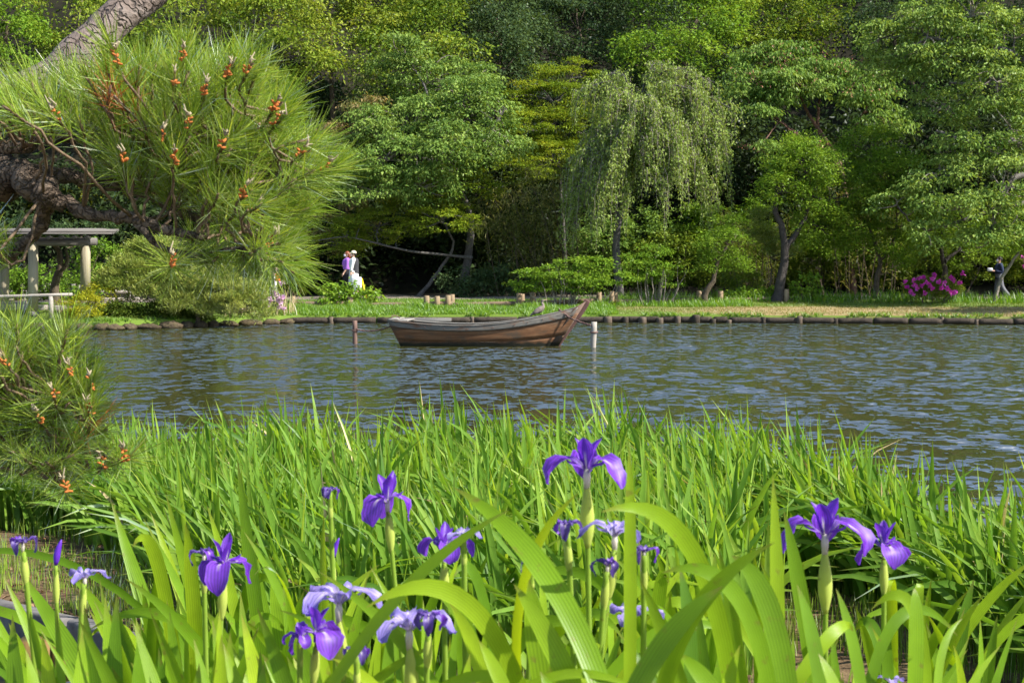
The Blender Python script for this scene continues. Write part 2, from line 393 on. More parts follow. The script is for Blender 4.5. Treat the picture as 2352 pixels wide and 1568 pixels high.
M['under'] = leafmat('understorey_shade_leaf', [(0.012, 0.022, 0.008), (0.03, 0.05, 0.015), (0.05, 0.08, 0.02)], transl=0.25, gloss=0.02, rough=0.6)  # shade of the hollows is put into this leaf colour
M['yew'] = leafmat('yellow_shrub_leaf', [(0.14, 0.17, 0.01), (0.24, 0.26, 0.015), (0.33, 0.32, 0.03)], gloss=0.02, rough=0.6)
M['gpine'] = leafmat('garden_pine_needle', [(0.09, 0.145, 0.022), (0.20, 0.26, 0.045), (0.32, 0.35, 0.08)], transl=0.25, gloss=0.06)
M['azalea'] = leafmat('azalea_leaf', [(0.05, 0.09, 0.012), (0.12, 0.16, 0.02), (0.19, 0.22, 0.04)], gloss=0.02, rough=0.6)
M['needle'] = leafmat('pine_needle', [(0.075, 0.145, 0.013), (0.18, 0.28, 0.03), (0.36, 0.42, 0.075)], transl=0.3, gloss=0.12, rough=0.35)
M['deadneedle'] = leafmat('dead_pine_needle', [(0.25, 0.05, 0.02), (0.35, 0.09, 0.03), (0.42, 0.18, 0.06)], transl=0.2, gloss=0.05)
M['iris'] = leafmat('iris_leaf', [(0.075, 0.165, 0.012), (0.165, 0.295, 0.014), (0.29, 0.41, 0.018)], transl=0.5, tcol=(1.35, 1.2, 0.3), gloss=0.10, rough=0.35, veins=True)
M['irisbed'] = leafmat('iris_bed_leaf', [(0.07, 0.16, 0.02), (0.155, 0.28, 0.035), (0.29, 0.40, 0.06)], transl=0.5, tcol=(1.35, 1.25, 0.4), gloss=0.07, rough=0.42, veins=True)
M['grass'] = leafmat('bank_grass', [(0.07, 0.15, 0.015), (0.13, 0.25, 0.022), (0.21, 0.31, 0.035)], transl=0.45, gloss=0.03)
M['lawn'] = leafmat('lawn_grass', [(0.09, 0.16, 0.018), (0.14, 0.16, 0.035), (0.24, 0.18, 0.075)], transl=0.3, gloss=0.02)
M['straw'] = leafmat('dry_reed', [(0.32, 0.24, 0.11), (0.45, 0.36, 0.19), (0.55, 0.46, 0.27)], transl=0.2)
M['horse'] = leafmat('horsetail', [(0.10, 0.18, 0.02), (0.17, 0.26, 0.03), (0.26, 0.32, 0.06)], transl=0.3)
M['spathe'] = leafmat('iris_spathe', [(0.17, 0.28, 0.03), (0.33, 0.42, 0.07), (0.48, 0.50, 0.14)], transl=0.4, gloss=0.05, veins=True)
def petalmat(name, c_edge, c_mid, c_base):
    m, nt, out = newmat(name); L = nt.links
    v = N(nt, 'ShaderNodeAttribute', attribute_name='v'); u = N(nt, 'ShaderNodeAttribute', attribute_name='u')
    col = ramp(nt, v.outputs['Fac'], [(0.0, c_base), (0.34, c_mid), (1.0, c_edge)])
    w = N(nt, 'ShaderNodeMath', operation='MULTIPLY'); w.inputs[1].default_value = 46.0; L.new(u.outputs['Fac'], w.inputs[0])
    s = N(nt, 'ShaderNodeMath', operation='SINE'); L.new(w.outputs[0], s.inputs[0])
    mr = N(nt, 'ShaderNodeMapRange'); L.new(s.outputs[0], mr.inputs['Value']); mr.inputs['From Min'].default_value = -1; mr.inputs['To Min'].default_value = 0.68; mr.inputs['To Max'].default_value = 1.15
    vm = N(nt, 'ShaderNodeVectorMath', operation='SCALE'); L.new(col, vm.inputs[0]); L.new(mr.outputs[0], vm.inputs['Scale'])
    # pale streak down the middle of the petal's throat
    sb = N(nt, 'ShaderNodeMath', operation='SUBTRACT'); L.new(u.outputs['Fac'], sb.inputs[0]); sb.inputs[1].default_value = 0.5
    ab = N(nt, 'ShaderNodeMath', operation='ABSOLUTE'); L.new(sb.outputs[0], ab.inputs[0])
    k1 = N(nt, 'ShaderNodeMapRange'); L.new(ab.outputs[0], k1.inputs['Value']); k1.inputs['From Min'].default_value = 0.03; k1.inputs['From Max'].default_value = 0.11; k1.inputs['To Min'].default_value = 0.9; k1.inputs['To Max'].default_value = 0.0
    k2 = N(nt, 'ShaderNodeMapRange'); L.new(v.outputs['Fac'], k2.inputs['Value']); k2.inputs['From Min'].default_value = 0.35; k2.inputs['From Max'].default_value = 0.62; k2.inputs['To Min'].default_value = 1.0; k2.inputs['To Max'].default_value = 0.0
    km = N(nt, 'ShaderNodeMath', operation='MULTIPLY'); L.new(k1.outputs[0], km.inputs[0]); L.new(k2.outputs[0], km.inputs[1])
    gx = N(nt, 'ShaderNodeTexCoord'); nz = N(nt, 'ShaderNodeTexNoise'); nz.inputs['Scale'].default_value = 70.0; nz.inputs['Detail'].default_value = 4.0; L.new(gx.outputs['Object'], nz.inputs['Vector'])
    nr = N(nt, 'ShaderNodeMapRange'); L.new(nz.outputs['Fac'], nr.inputs['Value']); nr.inputs['To Min'].default_value = 0.6; nr.inputs['To Max'].default_value = 1.4
    vz = N(nt, 'ShaderNodeVectorMath', operation='SCALE'); L.new(vm.outputs[0], vz.inputs[0]); L.new(nr.outputs[0], vz.inputs['Scale'])
    mxw = N(nt, 'ShaderNodeMix', data_type='RGBA'); L.new(km.outputs[0], mxw.inputs[0]); L.new(vz.outputs[0], mxw.inputs[6]); mxw.inputs[7].default_value = (0.80, 0.75, 0.62, 1)
    vm = mxw; vmo = mxw.outputs[2]
    d = N(nt, 'ShaderNodeBsdfDiffuse'); L.new(vmo, d.inputs['Color'])
    tl = N(nt, 'ShaderNodeBsdfTranslucent'); L.new(vmo, tl.inputs['Color'])
    mx = N(nt, 'ShaderNodeMixShader'); mx.inputs[0].default_value = 0.5; L.new(d.outputs[0], mx.inputs[1]); L.new(tl.outputs[0], mx.inputs[2])
    g = N(nt, 'ShaderNodeBsdfGlossy'); g.inputs['Roughness'].default_value = 0.5
    m2 = N(nt, 'ShaderNodeMixShader'); m2.inputs[0].default_value = 0.04; L.new(mx.outputs[0], m2.inputs[1]); L.new(g.outputs[0], m2.inputs[2])
    L.new(m2.outputs[0], out.inputs['Surface'])
    return m
M['petal'] = petalmat('iris_petal_violet', (0.19, 0.04, 0.58), (0.23, 0.06, 0.64), (0.52, 0.42, 0.72))
M['petaldeep'] = petalmat('iris_petal_deep', (0.13, 0.025, 0.50), (0.20, 0.04, 0.58), (0.40, 0.20, 0.60))
M['petalpale'] = petalmat('iris_petal_faded', (0.20, 0.14, 0.62), (0.42, 0.34, 0.75), (0.66, 0.58, 0.76))
M['petaldry'] = petalmat('iris_petal_withered', (0.07, 0.04, 0.25), (0.16, 0.08, 0.42), (0.32, 0.22, 0.48))
M['pink'] = leafmat('pale_pink_blossom', [(0.50, 0.30, 0.46), (0.62, 0.40, 0.55), (0.72, 0.55, 0.64)], transl=0.35, tcol=(1, 0.9, 1), gloss=0.02)
M['magenta'] = leafmat('magenta_blossom', [(0.50, 0.04, 0.36), (0.68, 0.07, 0.48), (0.78, 0.16, 0.58)], transl=0.35, tcol=(1, 0.7, 1), gloss=0.02)
M['cone'] = plain('pollen_cone_orange', (0.38, 0.12, 0.025), var=0.3, scale=60, rough=0.8)
M['candle'] = plain('pine_candle', (0.30, 0.25, 0.16), var=0.2, scale=60)
M['pinebark'] = barkmat('pine_bark', (0.06, 0.04, 0.028), (0.15, 0.11, 0.08), scale=18, bump=1.0, c3=(0.25, 0.195, 0.15), dist=0.025)
M['pinelimb'] = barkmat('pine_limb_bark', (0.10, 0.075, 0.06), (0.20, 0.155, 0.13), scale=13, bump=1.0, c3=(0.29, 0.245, 0.215), dist=0.02)
M['twig'] = barkmat('pine_twig', (0.13, 0.085, 0.05), (0.25, 0.18, 0.12), scale=40, bump=0.6, dist=0.004)
M['greybark'] = barkmat('grey_bark', (0.06, 0.055, 0.05), (0.17, 0.155, 0.14), scale=5, bump=0.5)
M['brownbark'] = barkmat('brown_bark', (0.06, 0.045, 0.03), (0.15, 0.115, 0.08), scale=6, bump=0.6)
M['darkbark'] = barkmat('dark_bark', (0.035, 0.03, 0.028), (0.10, 0.085, 0.075), scale=6, bump=0.8)
M['palebark'] = barkmat('pale_twig_bark', (0.20, 0.17, 0.14), (0.36, 0.31, 0.26), scale=6, bump=0.4)
M['redtwig'] = barkmat('reddish_twig', (0.12, 0.06, 0.045), (0.26, 0.15, 0.11), scale=6, bump=0.4)
M['water'] = watermat()
M['soil'] = groundmat('shade_tinted_soil', [(0.3, (0.008, 0.008, 0.005)), (0.7, (0.022, 0.020, 0.011))], scale=1.5)  # near black: deep shade between the crowns put into the soil colour
M['path'] = groundmat('gravel_path', [(0.3, (0.16, 0.13, 0.10)), (0.7, (0.26, 0.22, 0.17))], scale=4)
M['lawnground'] = groundmat('lawn_ground', [(0.25, (0.13, 0.12, 0.04)), (0.48, (0.27, 0.20, 0.09)), (0.7, (0.33, 0.25, 0.13))], scale=0.9, extra=(0.11, 0.17, 0.025), bump=0.6, stretch=(0.5, 1.4, 1))
M['bankground'] = groundmat('near_bank_ground', [(0.3, (0.05, 0.033, 0.018)), (0.5, (0.13, 0.085, 0.045)), (0.72, (0.20, 0.14, 0.07))], scale=5, bump=0.8, bdist=0.02)
M['mud'] = groundmat('wet_mud', [(0.3, (0.03, 0.022, 0.014)), (0.7, (0.07, 0.05, 0.03))], scale=5, bump=0.5)
M['log'] = barkmat('edging_log', (0.035, 0.027, 0.02), (0.09, 0.07, 0.05), scale=6, bump=0.6)
M['stake'] = woodmat('edging_stake', (0.055, 0.04, 0.028), (0.16, 0.12, 0.085), axis_scale=(22, 22, 2))
M['rail'] = woodmat('fence_log', (0.11, 0.075, 0.05), (0.25, 0.175, 0.11), axis_scale=(1.5, 20, 20))
M['post'] = woodmat('fence_post', (0.17, 0.12, 0.07), (0.36, 0.26, 0.16), axis_scale=(20, 20, 1.5))
M['pole'] = woodmat('pergola_post', (0.19, 0.16, 0.10), (0.34, 0.30, 0.21), axis_scale=(16, 16, 0.7), c3=(0.29, 0.25, 0.13))
M['greywood'] = woodmat('weathered_grey_wood', (0.22, 0.19, 0.16), (0.42, 0.38, 0.33), axis_scale=(1.2, 20, 20))
M['roofwood'] = woodmat('pergola_roof_pole', (0.07, 0.06, 0.05), (0.20, 0.185, 0.17), axis_scale=(1.0, 18, 18))
M['hull'] = woodmat('boat_hull_wood', (0.06, 0.03, 0.016), (0.155, 0.074, 0.034), axis_scale=(0.7, 9, 16), c3=(0.25, 0.135, 0.068), algae=(0.06, 0.13), patches=(0.075, 0.06, 0.042))
M['boatrail'] = woodmat('boat_rail_wood', (0.085, 0.078, 0.068), (0.22, 0.205, 0.18), axis_scale=(1.0, 20, 20), patches=(0.15, 0.075, 0.04))
M['boatpale'] = woodmat('boat_pale_wood', (0.18, 0.165, 0.14), (0.36, 0.335, 0.30), axis_scale=(1.0, 24, 24))
M['boatbow'] = woodmat('boat_bow_wood', (0.07, 0.045, 0.033), (0.16, 0.105, 0.075), axis_scale=(2.0, 10, 10), algae=(0.06, 0.14), patches=(0.13, 0.12, 0.10))
M['stem'] = woodmat('boat_stem_wood', (0.10, 0.05, 0.04), (0.20, 0.11, 0.09), axis_scale=(10, 10, 2))
M['rope'] = plain('mooring_rope', (0.14, 0.08, 0.065), var=0.4, scale=60, bump=0.8)
M['mpost'] = woodmat('pale_mooring_post', (0.22, 0.19, 0.15), (0.42, 0.38, 0.33), axis_scale=(22, 22, 2), algae=None)
M['mpost2'] = woodmat('brown_mooring_post', (0.09, 0.055, 0.042), (0.22, 0.135, 0.105), axis_scale=(22, 22, 2))
M['stone'] = barkmat('mossy_stone', (0.035, 0.026, 0.016), (0.10, 0.075, 0.045), scale=5, bump=0.9, c3=(0.10, 0.085, 0.03))
M['slab'] = plain('grey_edging_slab', (0.13, 0.12, 0.115), rough=0.9, var=0.5, scale=9, bump=1.0)
M['stump'] = woodmat('mossy_stump', (0.06, 0.035, 0.014), (0.20, 0.12, 0.04), axis_scale=(14, 14, 3), c3=(0.15, 0.13, 0.03))
M['skin'] = plain('skin', (0.55, 0.33, 0.24), rough=0.6, var=0.05)
M['hair_red'] = plain('auburn_hair', (0.20, 0.055, 0.025), rough=0.5, var=0.3, scale=40)
M['hair_black'] = plain('black_hair', (0.02, 0.015, 0.013), rough=0.5)
M['purple'] = plain('purple_knit', (0.36, 0.14, 0.56), rough=0.9, var=0.1)
M['blackcloth'] = plain('black_cloth', (0.018, 0.018, 0.022), rough=0.9)
M['charcoal'] = plain('charcoal_cloth', (0.045, 0.045, 0.05), rough=0.9)
M['white'] = plain('white_cloth', (0.78, 0.77, 0.75), rough=0.85, var=0.04)
M['cream'] = plain('cream_cap', (0.74, 0.66, 0.47), rough=0.8, var=0.05)
M['mask'] = plain('face_mask', (0.74, 0.73, 0.78), rough=0.8, var=0.03)
M['yellow'] = plain('yellow_tape', (0.80, 0.52, 0.02), rough=0.5, var=0.05)
M['orange'] = plain('orange_bag', (0.75, 0.22, 0.03), rough=0.6, var=0.08)
M['navy'] = plain('navy_jacket', (0.025, 0.035, 0.075), rough=0.85)
M['blueshirt'] = plain('blue_shirt', (0.06, 0.13, 0.40), rough=0.85)
M['greytrouser'] = plain('grey_trousers', (0.15, 0.15, 0.16), rough=0.9, var=0.06)
M['pinkcloth'] = plain('pale_pink_cloth', (0.62, 0.42, 0.42), rough=0.85)
M['metal'] = plain('white_camera', (0.75, 0.75, 0.76), rough=0.4, var=0.02)
M['bird'] = barkmat('cormorant_plumage', (0.10, 0.075, 0.06), (0.25, 0.20, 0.17), scale=22, bump=0.3, c3=(0.36, 0.31, 0.27))
M['beak'] = plain('cormorant_bill', (0.50, 0.38, 0.18), rough=0.4)
M['plank'] = woodmat('sawn_plank', (0.42, 0.28, 0.13), (0.62, 0.45, 0.24), axis_scale=(20, 20, 2))

# ------------------------------------------------------------------ terrain
_ex = [(-300, 756), (240, 757), (420, 752), (600, 745), (660, 742), (1000, 741), (1340, 740), (1800, 742), (2352, 745), (2700, 747)]
EDGE = np.array([((x - CX) / F * (CAMZ * F / (y - 600.0)), CAMZ * F / (y - 600.0)) for x, y in _ex])
EDGE = np.vstack(([-60, 41.0], EDGE, [60, 42.0]))
def edgeY(x): return np.interp(x, EDGE[:, 0], EDGE[:, 1])
def noise2(x, y, s=1.0):
    return (np.sin(x * 1.3 * s + 1.7 * np.sin(y * 0.9 * s)) + np.sin(y * 1.7 * s + 1.3 * np.sin(x * 1.1 * s + 2.0)) + 0.6 * np.sin((x + y) * 2.9 * s + 0.7)) / 2.6
def farz(x, y):
    d = y - edgeY(x)
    z = 0.24 + 0.055 * np.clip(d, 0, 7.0) + 0.03 * noise2(x, y, 0.8) * np.clip(d, 0, 1)
    h = np.clip(d - 15.5, 0, 40)
    z = z + h * 0.85 + 0.5 * noise2(x, y, 0.25) * np.clip(h / 6, 0, 1)
    return z
def grid_terrain(xs, ys, zf, name, mat, kind, tint=None, relY=False):
    X, Yg = np.meshgrid(xs, ys)
    if relY: Yg = edgeY(X) + Yg
    Z = zf(X, Yg)
    V = np.stack((X, Yg, Z), axis=-1).reshape(-1, 3)
    nx, ny = len(xs), len(ys)
    i = np.arange(ny - 1)[:, None] * nx; j = np.arange(nx - 1)[None, :]
    Q = np.stack((i + j, i + j + 1, i + nx + j + 1, i + nx + j), axis=-1).reshape(-1, 4)
    at_ = {'tint': tint(X, Yg).ravel()} if tint is not None else None
    o = link(name, mesh_np(name, V, [Q], at_), mat)
    o['kind'] = kind
    return o
xs = np.linspace(-60, 60, 241)
def lawntint(x, y):
    d = y - edgeY(x)
    t = np.clip((d - 3.2) / 1.5, 0, 0.6) + np.clip((8.0 - x) / 6.0, 0, 1) * 0.55 + np.clip((0.35 - d) * 1.2, 0, 0.5) + 0.26
    return t
grid_terrain(xs, np.concatenate(([0.05], np.linspace(0.06, 3, 13), np.linspace(3.4, 6.6, 9))), lambda x, y: np.where(y - edgeY(x) < 0.056, -0.5, farz(x, y)), 'bank_lawn', M['lawnground'], 'structure', lawntint, relY=True)
grid_terrain(xs, np.linspace(6.6, 10.5, 6), lambda x, y: farz(x, y) + 0.004, 'garden_path', M['path'], 'structure', None, relY=True)
grid_terrain(xs, np.concatenate((np.linspace(10.5, 16, 5), np.linspace(18, 70, 30))), farz, 'wooded_hill', M['soil'], 'structure', None, relY=True)

# near banks: island bed across the little channel, and the bank the camera stands on
_yf = np.array([(-30, 11.5), (-4.0, 11.2), (-2.6, 10.6), (-1.2, 10.9), (0.6, 10.9), (1.3, 10.6), (2.0, 9.0), (2.6, 7.6), (3.2, 6.1), (4.5, 4.6), (8, 3.2), (30, 2.0)])
_yn = np.array([(-30, 8.6), (-4.0, 8.2), (-2.7, 7.45), (-2.2, 7.0), (-1.6, 6.45), (-0.9, 5.9), (0.5, 5.4), (2.0, 4.9), (3.0, 4.4), (30, 0)])
def bedfar(x): return np.interp(x, _yf[:, 0], _yf[:, 1])
def bednear(x): return np.interp(x, _yn[:, 0], _yn[:, 1])
def nearz(x, y):
    a = np.clip((bedfar(x) - y) / 0.35, -1, 1); b = np.clip((y - bednear(x)) / 0.10, -1, 1)
    isl = -0.35 + 0.26 * (np.minimum(a, b) + 1) + 0.025 * noise2(x, y, 2.2)
    cam_ = -0.4 + np.clip((4.0 - y) / 0.8, 0, 1) * 1.0 + 0.03 * noise2(x, y, 2.0)
    return np.maximum(isl, cam_)
grid_terrain(np.linspace(-14, 14, 141), np.linspace(-4, 13, 171), nearz, 'near_bank', M['bankground'], 'structure')

# pond
V = np.array([(-80, -6, 0), (80, -6, 0), (80, 70, 0), (-80, 70, 0)], float)
o = link('pond_water', mesh_np('pond_water', V, [[(0, 1, 2, 3)]]), M['water']); o['kind'] = 'structure'

# ------------------------------------------------------------------ foliage generators
def leafcards(C, D, Nn, Ln, W, tint, fold=0.25, mb=None):
    """folded rhombic leaves: C base, D direction, Nn normal"""
    n = len(C)
    S = nrmz(np.cross(D, Nn)); Nn = np.cross(S, D)
    Ln = np.broadcast_to(Ln, (n,))[:, None]; W = np.broadcast_to(W, (n,))[:, None]
    mid = C + D * Ln * 0.45
    A = C; Bv = mid + S * W * 0.5 + Nn * W * fold; T = C + D * Ln - Nn * Ln * 0.10; E = mid - S * W * 0.5 + Nn * W * fold
    V = np.stack((A, Bv, T, E), axis=1).reshape(-1, 3)
    k = np.arange(n)[:, None] * 4
    F3 = np.stack((k + np.array((0, 1, 2)), k + np.array((0, 2, 3))), axis=1).reshape(-1, 3)
    mb = mb or MB()
    mb.add(V, F3, tint=np.repeat(tint, 4))
    return mb

def randdir(n):
    return nrmz(rng.normal(size=(n, 3)))

def spray_leaves(mb, centers, size, nper, Ln, W, flat=0.35, droop=0.3, upb=0.9, tint_s=0.16, tshift=0.5, hue=None):
    """clusters of leaves round each centre; every cluster has its own hue offset"""
    k = len(centers)
    n = k * nper
    c = np.repeat(centers, nper, axis=0)
    sz = np.repeat(np.broadcast_to(size, (k,)), nper)[:, None]
    g = rng.normal(size=(n, 3)) * 0.5
    g[:, 2] *= flat
    P = c + g * sz
    P[:, 2] -= droop * 0.35 * (g[:, 0] ** 2 + g[:, 1] ** 2) * sz[:, 0]
    D = nrmz(nrmz(g * np.array((1, 1, 0.4))) * 0.9 + rng.normal(size=(n, 3)) * 0.45 + np.array((0, 0, -droop)))
    Nn = nrmz(rng.normal(size=(n, 3)) * 0.55 + np.array((0, 0, upb)) + nrmz(g) * 0.3)
    t = np.clip(tshift + np.repeat((rng.normal(size=k) * 0.5 + (0 if hue is None else hue)) * tint_s, nper) + rng.normal(size=n) * 0.2, 0, 1)
    sz_ = np.repeat(rng.uniform(0.75, 1.3, k), nper)
    leafcards(P, D, Nn, Ln * sz_ * rng.uniform(0.65, 1.3, n), W * sz_ * rng.uniform(0.7, 1.25, n), t, mb=mb)

def blob_points(c, r, n, shell=0.35, lump=0.18, cull=0.55):
    """cluster centres in the outer shell of a lumpy ellipsoid"""
    d = randdir(int(n * 1.8) + 4)
    keep = (d[:, 1] < cull) | (rng.random(len(d)) < 0.25)
    d = d[keep][:n]
    ph = rng.uniform(0, 6.28, 6)
    lmp = 1 + lump * (np.sin(d[:, 0] * 5 + ph[0]) + np.sin(d[:, 1] * 6 + ph[1]) + np.sin(d[:, 2] * 6 + ph[2])) / 1.5
    rad = lmp * (1 - shell * rng.random(len(d)) ** 1.5)
    return np.asarray(c) + d * np.asarray(r) * rad[:, None]

def lump_points(c, r, lr, dens, cull=0.55, flat=0.62):
    """rounded leaf masses on the shell of a crown; clusters sit on the upper and outer side of each mass"""
    c = np.asarray(c); r = np.asarray(r)
    area = 4 * math.pi * (((r[0] * r[1]) ** 1.6 + (r[0] * r[2]) ** 1.6 + (r[1] * r[2]) ** 1.6) / 3) ** (1 / 1.6)
    nl = max(4, int(dens * 0.95 * area / (math.pi * lr * lr)))
    lc = blob_points(c, r * 0.9, nl, 0.45, 0.2, cull)
    out = nrmz((lc - c) / r)
    ns = 13
    d = randdir(len(lc) * ns)
    d = nrmz(d + np.repeat(out, ns, axis=0) * 0.55 + np.array((0, -0.1, 0.55)))
    ls = np.repeat(lr * rng.uniform(0.65, 1.3, len(lc)), ns)[:, None]
    P = np.repeat(lc, ns, axis=0) + d * ls * np.array((1, 1, flat)) * rng.uniform(0.8, 1.05, (len(d), 1))
    hue = np.repeat(rng.normal(size=len(lc)), ns)
    return P, lc, ls[:, 0], hue

def limb(mb, a, b, r0, r1, n=7, sides=6, bend=0.12, sag=0.0):
    a = np.asarray(a, float); b = np.asarray(b, float); L = np.linalg.norm(b - a)
    t = np.linspace(0, 1, n)[:, None]
    off = rng.normal(size=3) * L * bend
    P = a * (1 - t) + b * t + off * np.sin(t * math.pi) + rng.normal(size=(n, 3)) * L * 0.018 * np.sin(t * math.pi)
    P[:, 2] += sag * L * np.sin(t[:, 0] * math.pi)
    V, fs = tube(P, np.linspace(r0, r1, n), sides, cap=False)
    mb.addm(V, fs); return P

def tree(name, label, cat, mat, bark, Y, base_px, blobs, leaf=(0.11, 0.055), spray=0.42, dens=1.0, droop=0.3, flat=0.35,
         trunk_r=0.14, tshift=0.5, twigs=0.25, trunks=None, group=None, cover=1.15, lump=0.18, shell=0.4, upb=0.9, base_z=None, leafy=True, tint_s=0.16, twigmat=None):
    """blobs: (px, py, rx_px, ry_px, dY) crown masses given by where they stand in the picture at depth Y+dY"""
    bx = (base_px - CX) / F * Y
    bz = float(farz(np.array(bx), np.array(Y))) if base_z is None else base_z
    base = np.array((bx, Y, bz - 0.05))
    root = empty(name, base, label, cat, group)
    wood = MB(); crown = MB(); tw = wood if twigmat is None else MB()
    cents = []
    for (px, py, rx, ry, dY) in blobs:
        yy = Y + dY; c = at(px, py, yy); k = yy / F
        r = np.array((rx * k, 0.8 * (rx + ry) / 2 * k, ry * k))
        pts, lc, ls, hue = lump_points(c, r, spray * 1.25, dens)
        la = 0.5 * leaf[0] * leaf[1]
        nper = max(6, int(cover * 0.55 * 4.2 * (spray * 1.25) ** 2 / la / 13))
        spray_leaves(crown, pts, ls * 0.62, nper, leaf[0], leaf[1], flat, droop, upb, tint_s, tshift, hue=hue)
        pts = lc
        cents.append((c, r, pts))
    # trunk(s) then limbs to each mass, twigs out to some of the clusters
    if trunks is None:
        c0, r0, _ = cents[0]
        top = c0 + np.array((0, 0, -0.1 * r0[2]))
        mid = base * 0.45 + top * 0.55 + np.array((rng.normal() * 0.25, 0, 0))
        tp = [[base, base * 0.75 + mid * 0.25 + np.array((rng.normal() * 0.08, 0, 0)), mid, top]]
    else:
        tp = []
        for poly in trunks:
            q = [at(x, y, Y + d) for (x, y, d) in poly]
            tp.append(q)
        tp[0] = [base] + tp[0]
    nodes = []
    for i, q in enumerate(tp):
        P = spline(q, 14); P = wobble(P, 0.015)
        rr = np.linspace(1, 0.35, 14) ** 1.1 * trunk_r * (1.0 if i == 0 else 0.6)
        rr[0] *= 1.35
        V, fs = tube(P, rr, 9, cap=False); wood.addm(V, fs)
        nodes += [(p, r_) for p, r_ in zip(P[5:], rr[5:])]
    NP = np.array([p for p, _ in nodes]); NR = np.array([r_ for _, r_ in nodes])
    for (c, r, pts) in cents:
        d = np.linalg.norm(NP - c, axis=1); j = int(np.argmin(d))
        if d[j] > 0.3:
            P = limb(wood, NP[j], c, min(NR[j] * 0.75, 0.10), 0.03, n=9, bend=0.1)
            hub = P[3:]
        else:
            hub = NP[-4:]
        hub = np.vstack((hub, NP))
        nt_ = int(len(pts) * min(1.0, twigs * 1.6))
        for p in pts[rng.permutation(len(pts))[:nt_]]:
            dd = np.linalg.norm(hub - p, axis=1); a = hub[int(np.argmin(dd))]
            limb(tw, a, p + (p - a) * (0.22 if twigmat else 0.0), 0.03, 0.010, n=5, sides=4, bend=0.12)
    if leafy: tag(crown.build('crown', mat, root, smooth=False))
    wood.build('trunk', bark, root)
    if twigmat is not None: tw.build('twigs', twigmat, root)['kind'] = 'stuff'
    return root, cents

# ------------------------------------------------------------------ forest on the hill (far layer first)
HILL = 'trees on the wooded hill'
back = [
    ('broadleaf_tree', 'bright light green tree top at the upper left corner', 'bright', 62, -20, [(20, 40, 80, 90, 0), (40, 150, 70, 60, -2), (-90, 80, 90, 120, 0)], 0.5),
    ('evergreen_tree', 'olive evergreen tree right behind the pale pine limb', 'oak', 66, 230, [(180, 60, 110, 90, 0), (330, 130, 110, 70, -2), (250, -60, 160, 70, 3), (120, 170, 80, 60, 0)], 0.5),
    ('evergreen_tree', 'golden green evergreen tree right of the pale pine limb', 'oak', 64, 560, [(480, 90, 120, 80, 0), (600, 40, 130, 80, 1), (560, 170, 110, 60, -2), (460, 200, 80, 60, -2), (500, -60, 160, 60, 2), (655, 125, 60, 50, -2)], 0.62),
    ('evergreen_tree', 'golden evergreen tree with rounded lit clumps left of the top middle', 'oak', 66, 800, [(760, 60, 110, 80, 0), (800, 130, 75, 60, -3), (880, 20, 120, 70, 1), (730, -40, 140, 60, 3), (700, 150, 70, 50, -1)], 0.7),
    ('evergreen_tree', 'olive brown evergreen tree with reddish young leaves at the top middle', 'oak', 65, 980, [(950, 90, 110, 80, 0), (1010, 50, 100, 80, 1), (900, 170, 90, 60, -2), (1020, 140, 80, 60, -2), (960, -40, 150, 60, 3)], 0.45),
    ('evergreen_tree', 'dark blue green dome shaped evergreen tree at the top middle', 'oakdark', 66, 1150, [(1150, 90, 90, 75, 0), (1160, 160, 95, 70, -2), (1140, 20, 90, 60, 1), (1220, 110, 70, 60, 1)], 0.55),
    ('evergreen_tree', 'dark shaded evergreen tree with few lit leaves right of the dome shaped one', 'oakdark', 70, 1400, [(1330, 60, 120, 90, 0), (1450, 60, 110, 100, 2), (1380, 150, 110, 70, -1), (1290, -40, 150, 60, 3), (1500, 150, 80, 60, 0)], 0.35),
    ('broadleaf_tree', 'yellow green broadleaf tree above the weeping cherry', 'bright', 66, 1590, [(1590, 60, 95, 60, 0), (1540, 120, 85, 50, -2), (1650, 110, 75, 60, 0), (1600, -30, 130, 60, 2), (1640, 20, 90, 50, 1), (1480, 120, 50, 40, -2)], 0.6),
    ('evergreen_tree', 'glossy green evergreen tree at the top between two broad crowns', 'oak', 72, 1820, [(1780, 50, 110, 80, 0), (1870, 40, 110, 80, 1), (1800, -50, 160, 70, 2), (1740, 130, 60, 50, -1)], 0.4),
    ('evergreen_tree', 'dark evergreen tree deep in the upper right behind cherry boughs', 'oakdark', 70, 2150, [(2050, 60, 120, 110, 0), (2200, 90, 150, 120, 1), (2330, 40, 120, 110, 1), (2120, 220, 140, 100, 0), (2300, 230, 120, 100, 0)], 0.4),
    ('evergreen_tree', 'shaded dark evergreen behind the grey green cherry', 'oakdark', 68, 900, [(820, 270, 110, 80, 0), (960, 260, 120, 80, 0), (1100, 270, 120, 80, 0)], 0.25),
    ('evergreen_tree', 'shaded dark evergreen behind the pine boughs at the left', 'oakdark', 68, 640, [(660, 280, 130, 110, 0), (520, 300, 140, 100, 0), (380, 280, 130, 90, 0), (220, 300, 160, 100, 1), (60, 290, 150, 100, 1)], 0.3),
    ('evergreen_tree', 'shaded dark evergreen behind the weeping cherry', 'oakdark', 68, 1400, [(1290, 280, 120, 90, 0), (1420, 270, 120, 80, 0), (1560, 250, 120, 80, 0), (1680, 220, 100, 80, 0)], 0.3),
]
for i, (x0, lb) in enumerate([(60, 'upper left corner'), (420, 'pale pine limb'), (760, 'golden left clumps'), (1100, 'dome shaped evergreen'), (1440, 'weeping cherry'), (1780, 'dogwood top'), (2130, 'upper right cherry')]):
    back.append(('evergreen_tree', 'deeply shaded tree on the ridge above the ' + lb, 'oakdark', 80, x0, [(x0, -20, 210, 100, 0), (x0 + 40, 110, 210, 90, 0), (x0 - 60, -150, 210, 90, 2), (x0, 220, 200, 80, -2)], 0.3))
